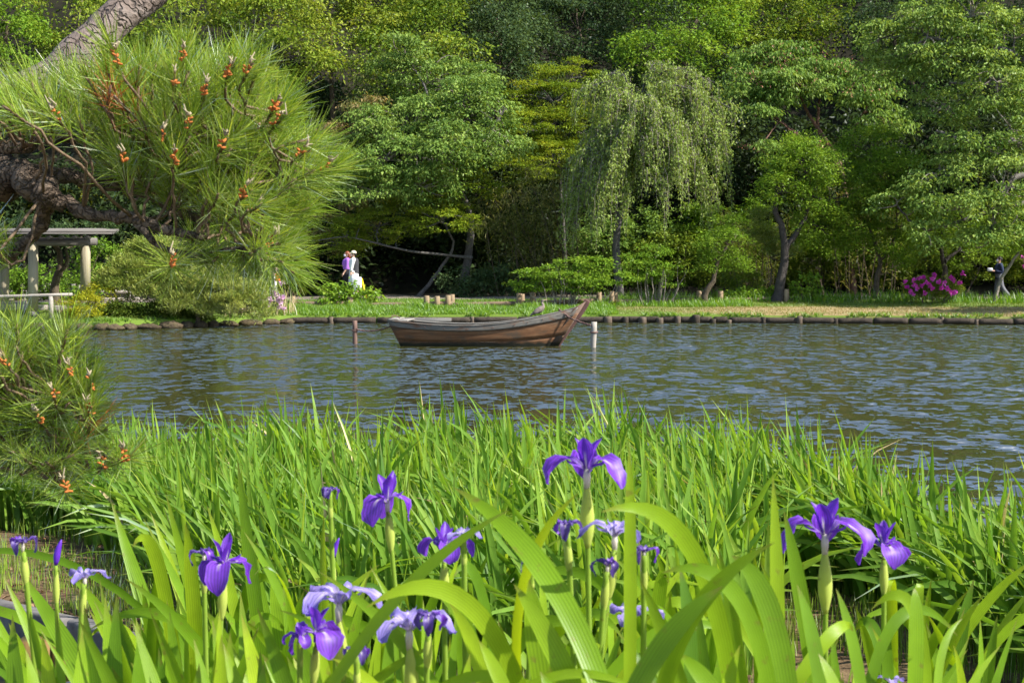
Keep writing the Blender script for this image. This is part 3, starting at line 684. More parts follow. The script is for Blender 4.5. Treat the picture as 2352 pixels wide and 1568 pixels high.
for (nm, lb, mt, Y, bx, bl, ts) in back:
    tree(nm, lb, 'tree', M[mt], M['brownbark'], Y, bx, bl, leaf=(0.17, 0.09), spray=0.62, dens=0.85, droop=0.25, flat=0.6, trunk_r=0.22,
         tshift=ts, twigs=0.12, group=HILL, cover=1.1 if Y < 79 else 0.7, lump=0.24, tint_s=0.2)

# mid layer
tree('cherry_tree', 'broad grey green cherry tree with bare grey twig tips left of centre', 'tree', M['cherry'], M['greybark'], 57, 1060,
     [(930, 290, 130, 65, 0), (1060, 250, 120, 65, 0), (880, 370, 110, 60, -2), (1020, 350, 130, 60, -2), (980, 190, 110, 60, 2), (1130, 320, 80, 50, -1), (860, 440, 90, 45, -2), (970, 430, 90, 45, -2), (1090, 190, 70, 40, 1), (930, 130, 70, 40, 2)],
     leaf=(0.15, 0.068), spray=0.42, dens=1.1, droop=0.6, flat=0.28, trunk_r=0.2, twigs=0.62, tshift=0.5, twigmat=M['palebark'],
     trunks=[[(1075, 590, 0), (1080, 500, 0), (1050, 420, 0), (1010, 330, 0)], [(1055, 430, 0), (1110, 330, -1), (1160, 250, -1)], [(1040, 400, 0), (930, 340, -1), (830, 290, -1)]])
tree('camphor_tree', 'bushy tree with bronze young leaf tips beside the pine needles', 'tree', M['cherrytip'], M['brownbark'], 58, 790,
     [(815, 300, 60, 70, 0), (795, 400, 55, 60, 0), (830, 230, 50, 45, 1), (800, 490, 60, 50, 0), (760, 530, 70, 60, 0)], leaf=(0.15, 0.055), spray=0.42, droop=0.8, tshift=0.5, tint_s=0.28)
tree('maple_tree', 'yellow green maple tree in layered tiers at the middle', 'tree', M['maple'], M['greybark'], 60, 1300,
     [(1270, 230, 90, 40, 0), (1230, 300, 80, 38, -1), (1320, 300, 90, 45, 0), (1270, 370, 90, 35, -1), (1210, 390, 60, 30, -2), (1310, 180, 70, 35, 1)],
     leaf=(0.085, 0.05), spray=0.4, dens=1.3, droop=0.15, flat=0.16, trunk_r=0.12, twigs=0.3, tshift=0.45, upb=1.6)
tree('maple_tree', 'low green maple with flat tiers over the dark hollow', 'tree', M['maple'], M['greybark'], 56, 960,
     [(960, 470, 110, 32, 0), (1010, 510, 70, 25, -1), (870, 520, 120, 28, 0), (780, 560, 80, 28, 0), (1080, 430, 60, 26, 0), (1000, 400, 80, 25, 1)],
     leaf=(0.085, 0.05), spray=0.38, dens=1.2, droop=0.15, flat=0.16, trunk_r=0.09, twigs=0.5, tshift=0.4, upb=1.6,
     trunks=[[(1010, 620, 0.3), (1040, 560, 0.2), (1000, 480, 0)], [(1085, 592, 0), (960, 580, -0.5), (880, 562, -0.8), (800, 545, -1), (730, 552, -1.2)]])
tree('dogwood_tree', 'wide flat topped tree with reddish bract tips and bare inner stems', 'tree', M['dogwood'], M['redtwig'], 60, 1960,
     [(1800, 140, 100, 36, 0), (1880, 170, 110, 40, 0), (1760, 190, 95, 36, -1), (1960, 190, 100, 40, 0), (1720, 230, 60, 30, -1), (1840, 195, 110, 22, -1), (1990, 212, 80, 22, -1), (1730, 268, 50, 18, -2), (1740, 350, 45, 20, -3), (1880, 350, 40, 22, -2), (2020, 270, 60, 28, -1)],
     leaf=(0.16, 0.075), spray=0.42, dens=1.15, droop=1.1, flat=0.2, trunk_r=0.13, twigs=0.9, tshift=0.5,
     trunks=[[(1935, 400, 0), (1900, 330, 0), (1850, 250, 0), (1830, 190, 0)], [(1920, 380, 0), (1960, 300, 0), (2000, 230, 0)], [(1910, 360, 0), (1820, 300, 0), (1750, 240, 0)], [(1880, 310, 0), (1880, 240, 0), (1900, 180, 0)], [(1935, 390, 0), (1860, 330, 0), (1790, 280, -1)]])
# bracts of the dogwood are leaves of its crown: tinted small parts
dog = [o for o in bpy.data.objects if o.name.startswith('dogwood_tree')][0]
mb = MB(); pts = []
for (px, py, rx, ry) in [(1800, 118, 100, 20), (1880, 145, 110, 22), (1760, 168, 95, 20), (1960, 165, 100, 22), (1840, 195, 110, 16), (1740, 338, 45, 10), (1880, 335, 40, 10), (2000, 215, 70, 16)]:
    for i in range(60):
        a = rng.random() * 6.28; q = rng.random() ** 0.5
        pts.append(at(px + rx * q * math.cos(a), py + ry * q * math.sin(a), 60 + rng.normal() * 1.2 - 1))
pts = np.array(pts); n = len(pts)
leafcards(pts, nrmz(rng.normal(size=(n, 3)) * 0.5 + (0, 0, 0.8)), randdir(n), rng.uniform(0.08, 0.16, n), 0.05, rng.random(n), mb=mb)
mb.build('bracts', M['redtip'], dog, smooth=False)['kind'] = 'stuff'

tree('cherry_tree', 'big cherry tree whose grey boughs reach in from the right edge', 'tree', M['cherry'], M['greybark'], 51, 2440,
     [(2100, 60, 110, 60, 1), (2230, 40, 110, 70, 0), (2330, 90, 90, 80, 0), (2180, 140, 120, 45, 0), (2060, 150, 80, 40, 1), (2290, 190, 90, 50, -1), (2170, 240, 90, 40, 0), (2320, 290, 80, 60, -1),
      (2230, 350, 90, 50, -1), (2150, 400, 90, 40, -1), (2300, 430, 90, 60, -2), (2200, 480, 100, 40, -2), (2320, 520, 70, 45, -2), (2120, 540, 70, 28, -2), (2250, 560, 80, 30, -2), (2400, 200, 90, 200, 1), (2020, 90, 60, 40, 1), (2060, 470, 60, 26, -1)],
     leaf=(0.15, 0.07), spray=0.40, dens=1.0, droop=0.6, flat=0.28, trunk_r=0.24, twigs=0.62, tshift=0.62, twigmat=M['palebark'],
     trunks=[[(2440, 560, 0), (2430, 380, 0), (2420, 240, 0), (2400, 100, 0)], [(2425, 280, 0), (2340, 130, 0), (2240, 110, 0), (2130, 85, 0)], [(2430, 380, 0), (2340, 330, -1), (2240, 330, -1), (2150, 300, -1)],
             [(2432, 470, 0), (2330, 470, -1), (2230, 500, -1), (2130, 530, -1)], [(2432, 430, 0), (2345, 400, -1), (2290, 480, -2), (2270, 560, -2)], [(2425, 260, 0), (2300, 200, 0), (2180, 190, 0)], [(2432, 400, 0), (2300, 380, -1), (2190, 400, -1)]])

# weeping cherry: arching limbs with hanging strands of leaves
def weeping():
    Y = 54.0; bx = (1425 - CX) / F * Y
    base = np.array((bx, Y, float(farz(np.array(bx), np.array(Y))) - 0.05))
    root = empty('weeping_cherry_tree', base, 'weeping cherry with pale hanging twigs and strands of small leaves', 'tree')
    wood = MB(); twig = MB(); crown = MB()
    trunk = spline([base, at(1415, 560, Y), at(1430, 470, Y), at(1455, 380, Y), at(1440, 290, Y), at(1470, 220, Y)], 16)
    V, fs = tube(trunk, np.linspace(0.17, 0.05, 16), 9, cap=False); wood.addm(V, fs)
    V, fs = tube(spline([at(1425, 500, Y), at(1450, 430, Y + .2), at(1450, 350, Y + .3)], 9), np.linspace(0.09, 0.05, 9), 7, cap=False); wood.addm(V, fs)
    arches = [((1450, 340), (1500, 340), (1530, 420), -1.8), ((1450, 350), (1400, 380), (1375, 460), -1.8), ((1455, 330), (1580, 350), (1630, 440), -1.2), ((1450, 330), (1360, 390), (1320, 480), -1.2), ((1452, 360), (1440, 380), (1430, 450), -1.9), ((1455, 260), (1460, 230), (1440, 290), -1.9), ((1455, 250), (1490, 220), (1500, 300), -2.0), ((1450, 300), (1470, 300), (1480, 380), -2.1), ((1450, 290), (1430, 280), (1415, 350), -2.0), ((1455, 270), (1530, 250), (1545, 330), -2.1), ((1450, 300), (1380, 360), (1330, 420), -1.6), ((1455, 260), (1520, 300), (1560, 360), -1.7), ((1450, 300), (1420, 330), (1370, 420), -2.0), ((1460, 240), (1560, 200), (1680, 250), 0.3), ((1470, 220), (1540, 160), (1640, 190), 0), ((1470, 230), (1500, 150), (1560, 170), 0.5), ((1450, 260), (1400, 190), (1340, 210), 0), ((1440, 290), (1380, 300), (1330, 370), -0.6), ((1450, 340), (1400, 310), (1390, 350), -1.2),
              ((1465, 240), (1600, 230), (1660, 310), -0.3), ((1455, 270), (1580, 260), (1650, 370), -0.8), ((1455, 300), (1540, 290), (1600, 380), -1.2), ((1460, 240), (1430, 170), (1380, 180), 0.6), ((1455, 280), (1500, 240), (1570, 290), -1.3), ((1450, 330), (1360, 330), (1320, 440), -1.0), ((1462, 235), (1520, 190), (1600, 210), -0.6), ((1455, 250), (1430, 215), (1400, 240), -1.0)]
    LC, LD, LT = [], [], []
    for (a, b, c, dy) in arches:
        P = spline([at(*a, Y), at(*b, Y + dy * 0.7), at(*c, Y + dy)], 16); P = wobble(P, 0.02)
        V, fs = tube(P, np.linspace(0.045, 0.014, 16), 6, cap=False); wood.addm(V, fs)
        for k in range(58):
            i = rng.integers(2, 16); s = P[i] + rng.normal(size=3) * (0.16, 0.3, 0.08)
            drop = rng.uniform(0.3, 1.0) ** 0.8 * rng.choice((0.9, 1.5, 2.4)) * (1.0 if c[0] > 1500 or c[0] < 1400 else 0.8)
            drop = min(drop, s[2] - base[2] - 0.7 - rng.random() * 1.2)
            if drop < 0.3: continue
            dirx = (P[-1] - P[0]); dirx[2] = 0; dirx = dirx / (np.linalg.norm(dirx) + 1e-6)
            t = np.linspace(0, 1, 9)[:, None]
            Q = s + dirx * (0.35 * drop ** 0.6) * np.sqrt(t) * rng.uniform(0.2, 1) + np.array((0, 0, -1.0)) * drop * t ** 1.25 + rng.normal(size=(9, 3)) * 0.02
            Q[:, 2] += 0.12 * np.sin(t[:, 0] * math.pi)
            V, fs = tube(Q, np.linspace(0.012, 0.005, 9), 3, cap=False); twig.addm(V, fs)
            bare = rng.random() < 0.3
            m = int(drop * (6 if bare else 42))
            u = rng.random(m); idx = u * 8; i0 = idx.astype(int); f = (idx - i0)[:, None]
            LC.append(Q[i0] * (1 - f) + Q[np.minimum(i0 + 1, 8)] * f + rng.normal(size=(m, 3)) * 0.075)
            dd = rng.normal(size=(m, 3)) * 0.55 + (0, 0, -0.75); LD.append(nrmz(dd)); LT.append(np.clip(0.55 + rng.normal() * 0.14 + rng.normal(size=m) * 0.18, 0, 1))
    C = np.concatenate(LC); D = np.concatenate(LD); T = np.concatenate(LT); n = len(C)
    Nn = nrmz(rng.normal(size=(n, 3)) * 0.7 + (0.35, -0.35, 0.5))
    leafcards(C, D, Nn, 0.125 * rng.uniform(0.7, 1.2, n), 0.055 * rng.uniform(0.8, 1.2, n), T, mb=crown)
    crown.build('crown', M['weep'], root, smooth=False); twig.build('twigs', M['palebark'], root)['kind'] = 'stuff'; wood.build('trunk', M['greybark'], root)
weeping()

# bamboo clump: canes with long narrow leaves
def bamboo(name, label, Y, canes, nleaf, tshift, Ln=0.26):
    bx = (canes[0][0] - CX) / F * Y; base = np.array((bx, Y, float(farz(np.array(bx), np.array(Y)))))
    root = empty(name, base, label, 'bamboo'); w = MB(); c = MB(); LC, LD = [], []
    for (px, topx, topy, dy) in canes:
        b = np.array(((px - CX) / F * Y + rng.normal() * 0.1, Y + dy, base[2] - 0.05)); t = at(topx, topy, Y + dy - 0.4)
        P = spline([b, (b + t) / 2 + (rng.normal() * 0.1, 0, 0.4), t + (0, 0, 0.15), t + ((t[0] - b[0]) * 0.35 + rng.normal() * 0.2, -0.2, -0.35)], 12)
        V, fs = tube(P, np.linspace(0.02, 0.005, 12), 5, cap=False); w.addm(V, fs)
        i = rng.integers(1, 12, nleaf); q = P[i] + rng.normal(size=(nleaf, 3)) * (0.3, 0.3, 0.22)
        LC.append(q); LD.append(nrmz(rng.normal(size=(nleaf, 3)) * (0.7, 0.6, 0.4) + (0, 0, -0.55)))
    C = np.concatenate(LC); D = np.concatenate(LD); n = len(C)
    leafcards(C, D, nrmz(rng.normal(size=(n, 3)) * 0.6 + (0.2, -0.3, 0.6)), Ln * rng.uniform(0.6, 1.2, n), 0.026, np.clip(tshift + rng.normal(size=n) * 0.25, 0, 1), mb=c)
    c.build('foliage', M['bamboo'], root, smooth=False); w.build('canes', M['brownbark'], root)
bamboo('bamboo_clump', 'yellowish bamboo clump left of the weeping cherry', 55.5,
       [(1230 + 8 * i, 1130 + 13.5 * i, 395 + 60 * abs(math.sin(i * 2.1)) + (60 if i < 4 else 0), rng.normal() * 0.5) for i in range(15)], 210, 0.62)
bamboo('bamboo_clump', 'dark bamboo grass shadowed between weeping cherry and plum tree', 57.0,
       [(1690 + 9 * i, 1660 + 14 * i, 500 + 60 * abs(math.sin(i * 1.7)), rng.normal() * 0.5) for i in range(12)], 170, 0.25)
bamboo('bamboo_clump', 'slender bamboo rising behind the plum trees', 57.5,
       [(1930 + 12 * i, 1900 + 20 * i, 395 + 70 * abs(math.sin(i * 1.3)), rng.normal() * 0.5) for i in range(11)], 150, 0.5)
bamboo('bamboo_clump', 'drooping dark feathery conifer like clump at the edge of the dark hollow', 56.0,
       [(1140 + 9 * i, 1100 + 13 * i, 470 + 50 * abs(math.sin(i * 1.9)), rng.normal() * 0.5) for i in range(14)], 200, 0.15)

# plum trees on the lawn
tree('plum_tree', 'plum tree with thick dark forked trunk on the lawn', 'tree', M['plum'], M['darkbark'], 51.5, 1782,
     [(1850, 400, 85, 70, 0), (1800, 440, 50, 55, -0.5), (1900, 460, 70, 60, 0.3), (1840, 350, 55, 35, 0), (1880, 520, 60, 35, 0.5)], leaf=(0.10, 0.05), spray=0.34, dens=1.2, flat=0.6, droop=0.1, trunk_r=0.2, twigs=0.3, tshift=0.6,
     trunks=[[(1795, 640, 0), (1803, 575, 0), (1795, 520, 0), (1780, 480, 0), (1790, 420, 0)], [(1803, 570, 0), (1830, 535, 0), (1855, 480, 0), (1860, 420, 0)]])
tree('plum_tree', 'bushy plum tree with slim brown trunk right of the dark forked one', 'tree', M['plum'], M['brownbark'], 52.5, 2010,
     [(2000, 350, 70, 60, 0.5), (1990, 440, 85, 70, 0), (2060, 480, 70, 70, 0), (1960, 530, 60, 50, 0), (2050, 570, 70, 40, 0), (2040, 400, 70, 60, 0)], leaf=(0.09, 0.048), spray=0.34, dens=1.15, flat=0.6, droop=0.15, trunk_r=0.12, twigs=0.3, tshift=0.5,
     trunks=[[(2015, 640, 0), (2020, 600, 0), (2010, 560, 0), (1990, 500, 0)], [(2020, 600, 0), (2045, 570, 0), (2060, 510, 0)]])
tree('plum_tree', 'dark trunked tree behind the magenta azalea', 'tree', M['plum'], M['darkbark'], 54, 2175,
     [(2190, 520, 70, 40, 0), (2130, 560, 60, 30, 0), (2220, 580, 60, 30, 0.3), (2150, 490, 60, 35, 0)], leaf=(0.09, 0.045), spray=0.32, dens=0.9, flat=0.4, droop=0.3, trunk_r=0.13, twigs=0.4, tshift=0.5,
     trunks=[[(2172, 640, 0), (2168, 600, 0), (2160, 550, 0), (2180, 500, 0)], [(2170, 600, 0), (2205, 570, 0), (2230, 545, 0)]])
tree('young_tree', 'thin leaning tree in front of the man at the right edge', 'tree', M['plum'], M['palebark'], 51, 2283,
     [(2310, 535, 50, 34, 0), (2362, 560, 45, 40, 0), (2390, 510, 60, 60, 0)], leaf=(0.09, 0.045), spray=0.3, dens=0.95, flat=0.5, droop=0.3, trunk_r=0.075, twigs=0.5, tshift=0.6,
     trunks=[[(2300, 640, 0), (2320, 605, 0), (2343, 575, 0), (2352, 540, 0), (2385, 490, 0)]])
tree('small_tree', 'small leafy tree with gnarled base beside the lawn left of the dark forked plum', 'tree', M['plum'], M['brownbark'], 50.5, 1618,
     [(1655, 560, 45, 36, 0), (1690, 590, 35, 30, 0.3), (1640, 610, 28, 24, 0), (1690, 530, 36, 26, 0.3)], leaf=(0.08, 0.04), spray=0.28, dens=1.1, flat=0.5, droop=0.2, trunk_r=0.13, twigs=0.4, tshift=0.45,
     trunks=[[(1622, 668, 0), (1640, 640, 0), (1650, 600, 0), (1672, 560, 0)]])
tree('pine_sapling', 'small garden pine with pale needle fans beside the dark forked plum', 'tree', M['gpine'], M['brownbark'], 53, 1768,
     [(1760, 560, 36, 22, 0), (1750, 520, 30, 22, 0), (1785, 585, 25, 15, 0)], leaf=(0.16, 0.02), spray=0.28, dens=1.3, flat=0.6, droop=-0.6, trunk_r=0.05, twigs=0.5, tshift=0.45, cover=1.5,
     trunks=[[(1770, 660, 0), (1772, 620, 0), (1765, 570, 0)]])

tree('cherry_tree', 'cherry tree on the lawn just beyond the right edge, seen by its shade', 'tree', M['cherry'], M['greybark'], 45.6, 2680,
     [(2680, 330, 120, 40, 0), (2600, 390, 70, 30, -0.3), (2760, 300, 110, 50, 0.4)], leaf=(0.24, 0.13), spray=0.45, dens=1.0, droop=0.5, flat=0.3, trunk_r=0.2, twigs=0.4, base_z=0.3)
# hedge and understorey behind the path
def shrub(name, label, cat, mat, Y, blobs, leaf=(0.10, 0.05), spray=0.28, dens=1.1, droop=0.2, flat=0.6, tshift=0.5, stems=8, bark='brownbark', group=None, cover=1.2, tint_s=0.16, upb=0.9):
    px, py, rx, ry, dY = blobs[0]
    bx = (px - CX) / F * Y; base = np.array((bx, Y, float(farz(np.array(bx), np.array(Y))) - 0.03))
    root = empty(name, base, label, cat, group); c = MB(); w = MB(); allp = []
    for (px, py, rx, ry, dY) in blobs:
        yy = Y + dY; cc = at(px, py, yy); k = yy / F; r = np.array((rx * k, 0.75 * (rx + ry) / 2 * k, ry * k))
        area = 4 * math.pi * (((r[0] * r[1]) ** 1.6 + (r[0] * r[2]) ** 1.6 + (r[1] * r[2]) ** 1.6) / 3) ** (1 / 1.6)
        n = max(4, int(dens * 0.75 * area / (math.pi * spray ** 2 * 0.6)))
        pts = blob_points(cc, r, n, 0.35, 0.16)
        pts[:, 2] = np.maximum(pts[:, 2], farz(pts[:, 0], pts[:, 1]) + 0.08)
        nper = int(cover * math.pi * (spray * 0.75) ** 2 / (leaf[0] * leaf[1] * 0.5))
        spray_leaves(c, pts, spray * rng.uniform(0.7, 1.25, len(pts)), nper, leaf[0], leaf[1], flat, droop, upb, tint_s, tshift)
        allp.append(pts)
    P = np.concatenate(allp)
    for i in range(stems):
        p = P[rng.integers(len(P))]; b = np.array((base[0] * 0.4 + p[0] * 0.6 + rng.normal() * 0.05, base[1] * 0.5 + p[1] * 0.5, 0))
        b[2] = float(farz(b[0], b[1])) - 0.03
        limb(w, b, p, 0.022, 0.007, n=6, sides=4, bend=0.08)
    c.build('foliage', mat, root, smooth=False)
    w.build('stems', M[bark], root)['kind'] = 'stuff'
    return root
shrub('hedge_shrub', 'tall leafy shrub filling the gap behind the weeping cherry trunk', 'shrub', M['dogwood'], 58.5, [(1390, 560, 70, 70, 0), (1480, 540, 80, 60, 0), (1330, 600, 50, 50, 0)], leaf=(0.14, 0.07), spray=0.34, flat=0.5, tshift=0.4, group='shrubs behind the garden path')
shrub('hedge_shrub', 'tall leafy shrub between the weeping cherry and the dark forked plum', 'shrub', M['plum'], 58.5, [(1640, 540, 70, 70, 0), (1720, 530, 60, 70, 0), (1590, 520, 50, 50, 0)], leaf=(0.13, 0.065), spray=0.34, flat=0.5, tshift=0.45, group='shrubs behind the garden path')
shrub('hedge_shrub', 'tall leafy shrub filling the gap between the two right plum trunks', 'shrub', M['plum'], 59.5, [(1900, 540, 80, 60, 0), (1980, 560, 70, 50, 0.3)], leaf=(0.13, 0.065), spray=0.34, flat=0.5, tshift=0.45, group='shrubs behind the garden path')
shrub('hedge_shrub', 'tall leafy shrub behind the low boughs of the big cherry at the right', 'shrub', M['hedge'], 59.5, [(2110, 530, 70, 60, 0), (2220, 520, 90, 60, 0.3), (2330, 510, 80, 70, 0.3)], leaf=(0.13, 0.065), spray=0.34, flat=0.5, tshift=0.4, group='shrubs behind the garden path')
hd = [('yellow green clipped shrub row behind the two right plum trunks', 1900, [(1880, 610, 90, 45, 0), (1960, 590, 90, 55, 0.3), (1830, 620, 50, 35, 0)]),
      ('yellow green shrub behind the brown plum trunk and azalea', 2090, [(2090, 600, 100, 60, 0), (2030, 620, 60, 40, 0), (2150, 610, 70, 50, 0)]),
      ('yellow green shrub mass behind the man at the right edge', 2280, [(2260, 600, 90, 70, 0), (2350, 610, 80, 60, 0.2), (2420, 590, 70, 80, 0)])]
for lb, bx, bl in hd:
    shrub('hedge_shrub', lb, 'shrub', M['hedge'], 60.5, bl, leaf=(0.12, 0.055), spray=0.32, flat=0.4, tshift=0.5, group='shrubs behind the garden path')
shrub('hedge_shrub', 'leafy shrub mass with a few yellow leaves behind the boat bow', 'shrub', M['hedge'], 58, [(1560, 590, 90, 60, 0), (1630, 610, 80, 50, 0), (1470, 600, 80, 55, 0.5), (1700, 620, 60, 40, 0)], leaf=(0.15, 0.06), spray=0.34, tshift=0.35, group='shrubs behind the garden path')
shrub('hedge_shrub', 'olive leaved shrub left of the pine sapling', 'shrub', M['oak'], 54.5, [(1692, 628, 38, 36, 0), (1720, 645, 30, 24, 0)], leaf=(0.09, 0.05), spray=0.22, tshift=0.45)
shrub('dark_shrub', 'glossy dark green shrub at the right end of the dark hollow', 'shrub', M['oakdark'], 55, [(1050, 645, 40, 30, 0), (1085, 660, 40, 26, 0), (1120, 650, 40, 34, 0.3), (1165, 645, 45, 40, 0.4)], leaf=(0.16, 0.06), spray=0.3, tshift=0.6)
shrub('sprawling_shrub', 'low bright green shrub spreading left above the boat bow', 'shrub', M['bright'], 49.5, [(1290, 640, 70, 16, 0), (1240, 628, 55, 14, -0.2), (1220, 655, 45, 12, 0), (1330, 655, 60, 18, 0), (1360, 610, 45, 22, 0.3), (1410, 640, 50, 18, 0), (1310, 605, 36, 14, 0.2)],
      leaf=(0.09, 0.045), spray=0.24, dens=1.25, flat=0.22, droop=0.1, tshift=0.55, stems=26, bark='palebark')
shrub('sprouting_shrub', 'upright sprouting shrub with many thin pale stems right of the bow', 'shrub', M['bright'], 50.5, [(1500, 620, 50, 30, 0), (1460, 605, 36, 24, 0), (1545, 630, 36, 28, 0), (1500, 580, 40, 18, 0.2)],
      leaf=(0.09, 0.045), spray=0.24, dens=0.9, flat=0.3, droop=0.1, tshift=0.5, stems=24, bark='palebark')
shrub('broadleaf_plant', 'bright leafy plant clump hiding the legs of the two walkers', 'plant', M['bright'], 50.6, [(800, 675, 46, 18, 0), (775, 668, 34, 16, 0), (838, 682, 28, 12, 0), (860, 680, 14, 16, 0.3), (760, 688, 30, 10, -.2), (790, 655, 20, 10, 0)],
      leaf=(0.12, 0.085), spray=0.2, dens=1.3, flat=0.5, droop=0.1, tshift=0.6, stems=10)
shrub('hydrangea_plant', 'broad leaved green plant beside the dark forked plum trunk', 'plant', M['bright'], 51.6, [(1852, 655, 30, 26, 0), (1870, 670, 18, 14, 0)], leaf=(0.14, 0.10), spray=0.18, dens=1.2, tshift=0.6)
shrub('broadleaf_plant', 'broad leaved green plants beneath the pine sapling', 'plant', M['bright'], 52, [(1740, 675, 45, 14, 0), (1690, 680, 40, 12, 0), (1790, 672, 30, 12, 0)], leaf=(0.13, 0.075), spray=0.2, dens=1.2, tshift=0.5)

# evergreen understorey in the hollows, one mass; their shade is in its colour
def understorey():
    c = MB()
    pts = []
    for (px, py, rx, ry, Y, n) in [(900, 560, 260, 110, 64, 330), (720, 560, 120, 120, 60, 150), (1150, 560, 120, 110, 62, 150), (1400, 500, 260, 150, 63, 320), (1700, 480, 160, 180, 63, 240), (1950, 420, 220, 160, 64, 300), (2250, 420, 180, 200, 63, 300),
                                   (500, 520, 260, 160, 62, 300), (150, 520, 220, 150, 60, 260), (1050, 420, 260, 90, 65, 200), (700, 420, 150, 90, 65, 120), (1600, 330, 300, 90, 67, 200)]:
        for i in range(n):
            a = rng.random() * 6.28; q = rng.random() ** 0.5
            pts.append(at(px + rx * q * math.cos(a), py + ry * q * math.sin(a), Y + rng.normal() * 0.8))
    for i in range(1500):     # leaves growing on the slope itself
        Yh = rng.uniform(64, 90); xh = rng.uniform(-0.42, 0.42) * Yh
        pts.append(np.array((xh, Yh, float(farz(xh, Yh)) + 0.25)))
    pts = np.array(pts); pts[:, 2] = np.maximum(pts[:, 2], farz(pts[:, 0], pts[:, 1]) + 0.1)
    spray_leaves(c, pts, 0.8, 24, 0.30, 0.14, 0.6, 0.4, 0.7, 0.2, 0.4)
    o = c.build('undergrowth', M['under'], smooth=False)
    tag(o, 'evergreen undergrowth under the trees, leaf colour darkened as shade', 'undergrowth', kind='stuff')
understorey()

# left shore: garden pine, yellow shrub, azaleas, reeds
tree('garden_pine', 'clipped spreading garden pine with cloud pads at the left shore', 'tree', M['gpine'], M['brownbark'], 43.2, 452,
     [(450, 640, 75, 26, 0), (520, 680, 75, 24, -0.2), (400, 665, 80, 30, 0.3), (330, 610, 70, 28, 0.8), (300, 650, 70, 30, 0.6), (560, 715, 55, 14, -0.5), (440, 700, 60, 20, -0.3), (360, 580, 60, 22, 1.0), (510, 640, 50, 18, 0.2)],
     leaf=(0.12, 0.02), spray=0.26, dens=1.6, flat=0.45, droop=-0.9, trunk_r=0.1, twigs=0.2, tshift=0.7, cover=2.0, base_z=0.05,
     trunks=[[(452, 748, 0), (455, 715, 0), (440, 690, 0), (430, 660, 0.2)], [(450, 700, 0), (500, 690, 0), (540, 700, -0.2)], [(440, 690, 0.1), (380, 680, 0.3), (320, 650, 0.6)]])
shrub('round_shrub', 'round yellow green clipped shrub beside the pergola', 'shrub', M['yew'], 42.8, [(195, 700, 42, 28, 0), (225, 672, 40, 20, 0.5), (185, 722, 34, 14, -0.1)], leaf=(0.07, 0.035), spray=0.2, dens=1.3, flat=0.4, tshift=0.6)
shrub('dark_shrub', 'dark low shrub under the clipped garden pine', 'shrub', M['azalea'], 43.6, [(330, 715, 110, 28, 0), (420, 725, 70, 18, 0), (270, 715, 60, 26, 0)], leaf=(0.08, 0.04), spray=0.22, tshift=0.3)
def blossoms(root, cents, mat, Y, size, seed=0):
    for (px, py, dy) in cents:
        mb = MB(); c = at(px, py, Y + dy)
        n = 16; d = nrmz(rng.normal(size=(n, 3)) + (0, -0.7, 0.4))
        leafcards(c + d * size * 0.15, nrmz(d + rng.normal(size=(n, 3)) * 0.5), randdir(n), size * rng.uniform(0.6, 1.1, n), size * 0.75, np.clip(0.5 + rng.normal(size=n) * 0.25 + rng.normal() * 0.2, 0, 1), mb=mb)
        mb.build('blossom', mat, root, smooth=False)
az = shrub('azalea_bush', 'azalea bush with pale pink blossoms at the left shore below the pine needles', 'bush', M['azalea'], 46.6, [(600, 670, 44, 36, 0), (570, 680, 34, 28, 0), (630, 690, 26, 26, 0)], leaf=(0.08, 0.035), spray=0.2, dens=1.1, tshift=0.65)
blossoms(az, [(560 + rng.random() * 92, 645 + rng.random() * 70, -0.75 + rng.random() * 0.2) for i in range(34)], M['pink'], 46.6, 0.105)
az2 = shrub('azalea_bush', 'azalea bush with vivid magenta blossoms on the lawn', 'bush', M['azalea'], 50.2, [(2135, 660, 52, 22, 0), (2100, 662, 26, 16, 0), (2175, 655, 34, 20, 0.2)], leaf=(0.08, 0.035), spray=0.2, dens=1.2, tshift=0.55)
blossoms(az2, [(2078, 648, -.6), (2084, 660, -.6), (2098, 645, -.6), (2102, 655, -.6), (2106, 664, -.65), (2112, 640, -.5), (2122, 638, -.5), (2128, 650, -.7), (2135, 655, -.7), (2140, 663, -.7), (2142, 640, -.5), (2147, 632, -.4), (2156, 648, -.7), (2170, 650, -.7), (2163, 661, -.7), (2184, 638, -.5), (2190, 643, -.6), (2194, 672, -.7), (2186, 674, -.7), (2090, 668, -.6), (2176, 662, -.7), (2125, 672, -.7), (2212, 628, -.3), (2118, 656, -.7), (2205, 650, -.4), (2096, 676, -.6)], M['magenta'], 50.2, 0.115)
az3 = shrub('azalea_bush', 'azalea bush with magenta blossoms cut off at the right edge behind the man', 'bush', M['azalea'], 59, [(2385, 600, 40, 50, 0)], leaf=(0.08, 0.035), spray=0.22, tshift=0.5)
blossoms(az3, [(2349, 590, -.5), (2356, 600, -.5), (2352, 612, -.5), (2370, 596, -.8), (2380, 610, -.8)], M['magenta'], 59, 0.1)
shrub('dark_shrub', 'leafy green shrub behind the pergola', 'shrub', M['bright'], 50, [(100, 640, 60, 40, 0), (170, 660, 60, 30, 0), (230, 610, 60, 60, 1), (30, 650, 60, 30, 0)], leaf=(0.11, 0.065), spray=0.28, tshift=0.35)
tree('broadleaf_tree', 'sunlit yellow green tree far behind the pergola roof', 'tree', M['yew'], M['brownbark'], 62, 60, [(60, 470, 120, 60, 0), (170, 500, 110, 50, 0), (-40, 480, 90, 60, 0), (270, 520, 90, 50, 0.5)], leaf=(0.14, 0.07), spray=0.5, dens=1.2, tshift=0.35, trunk_r=0.18)
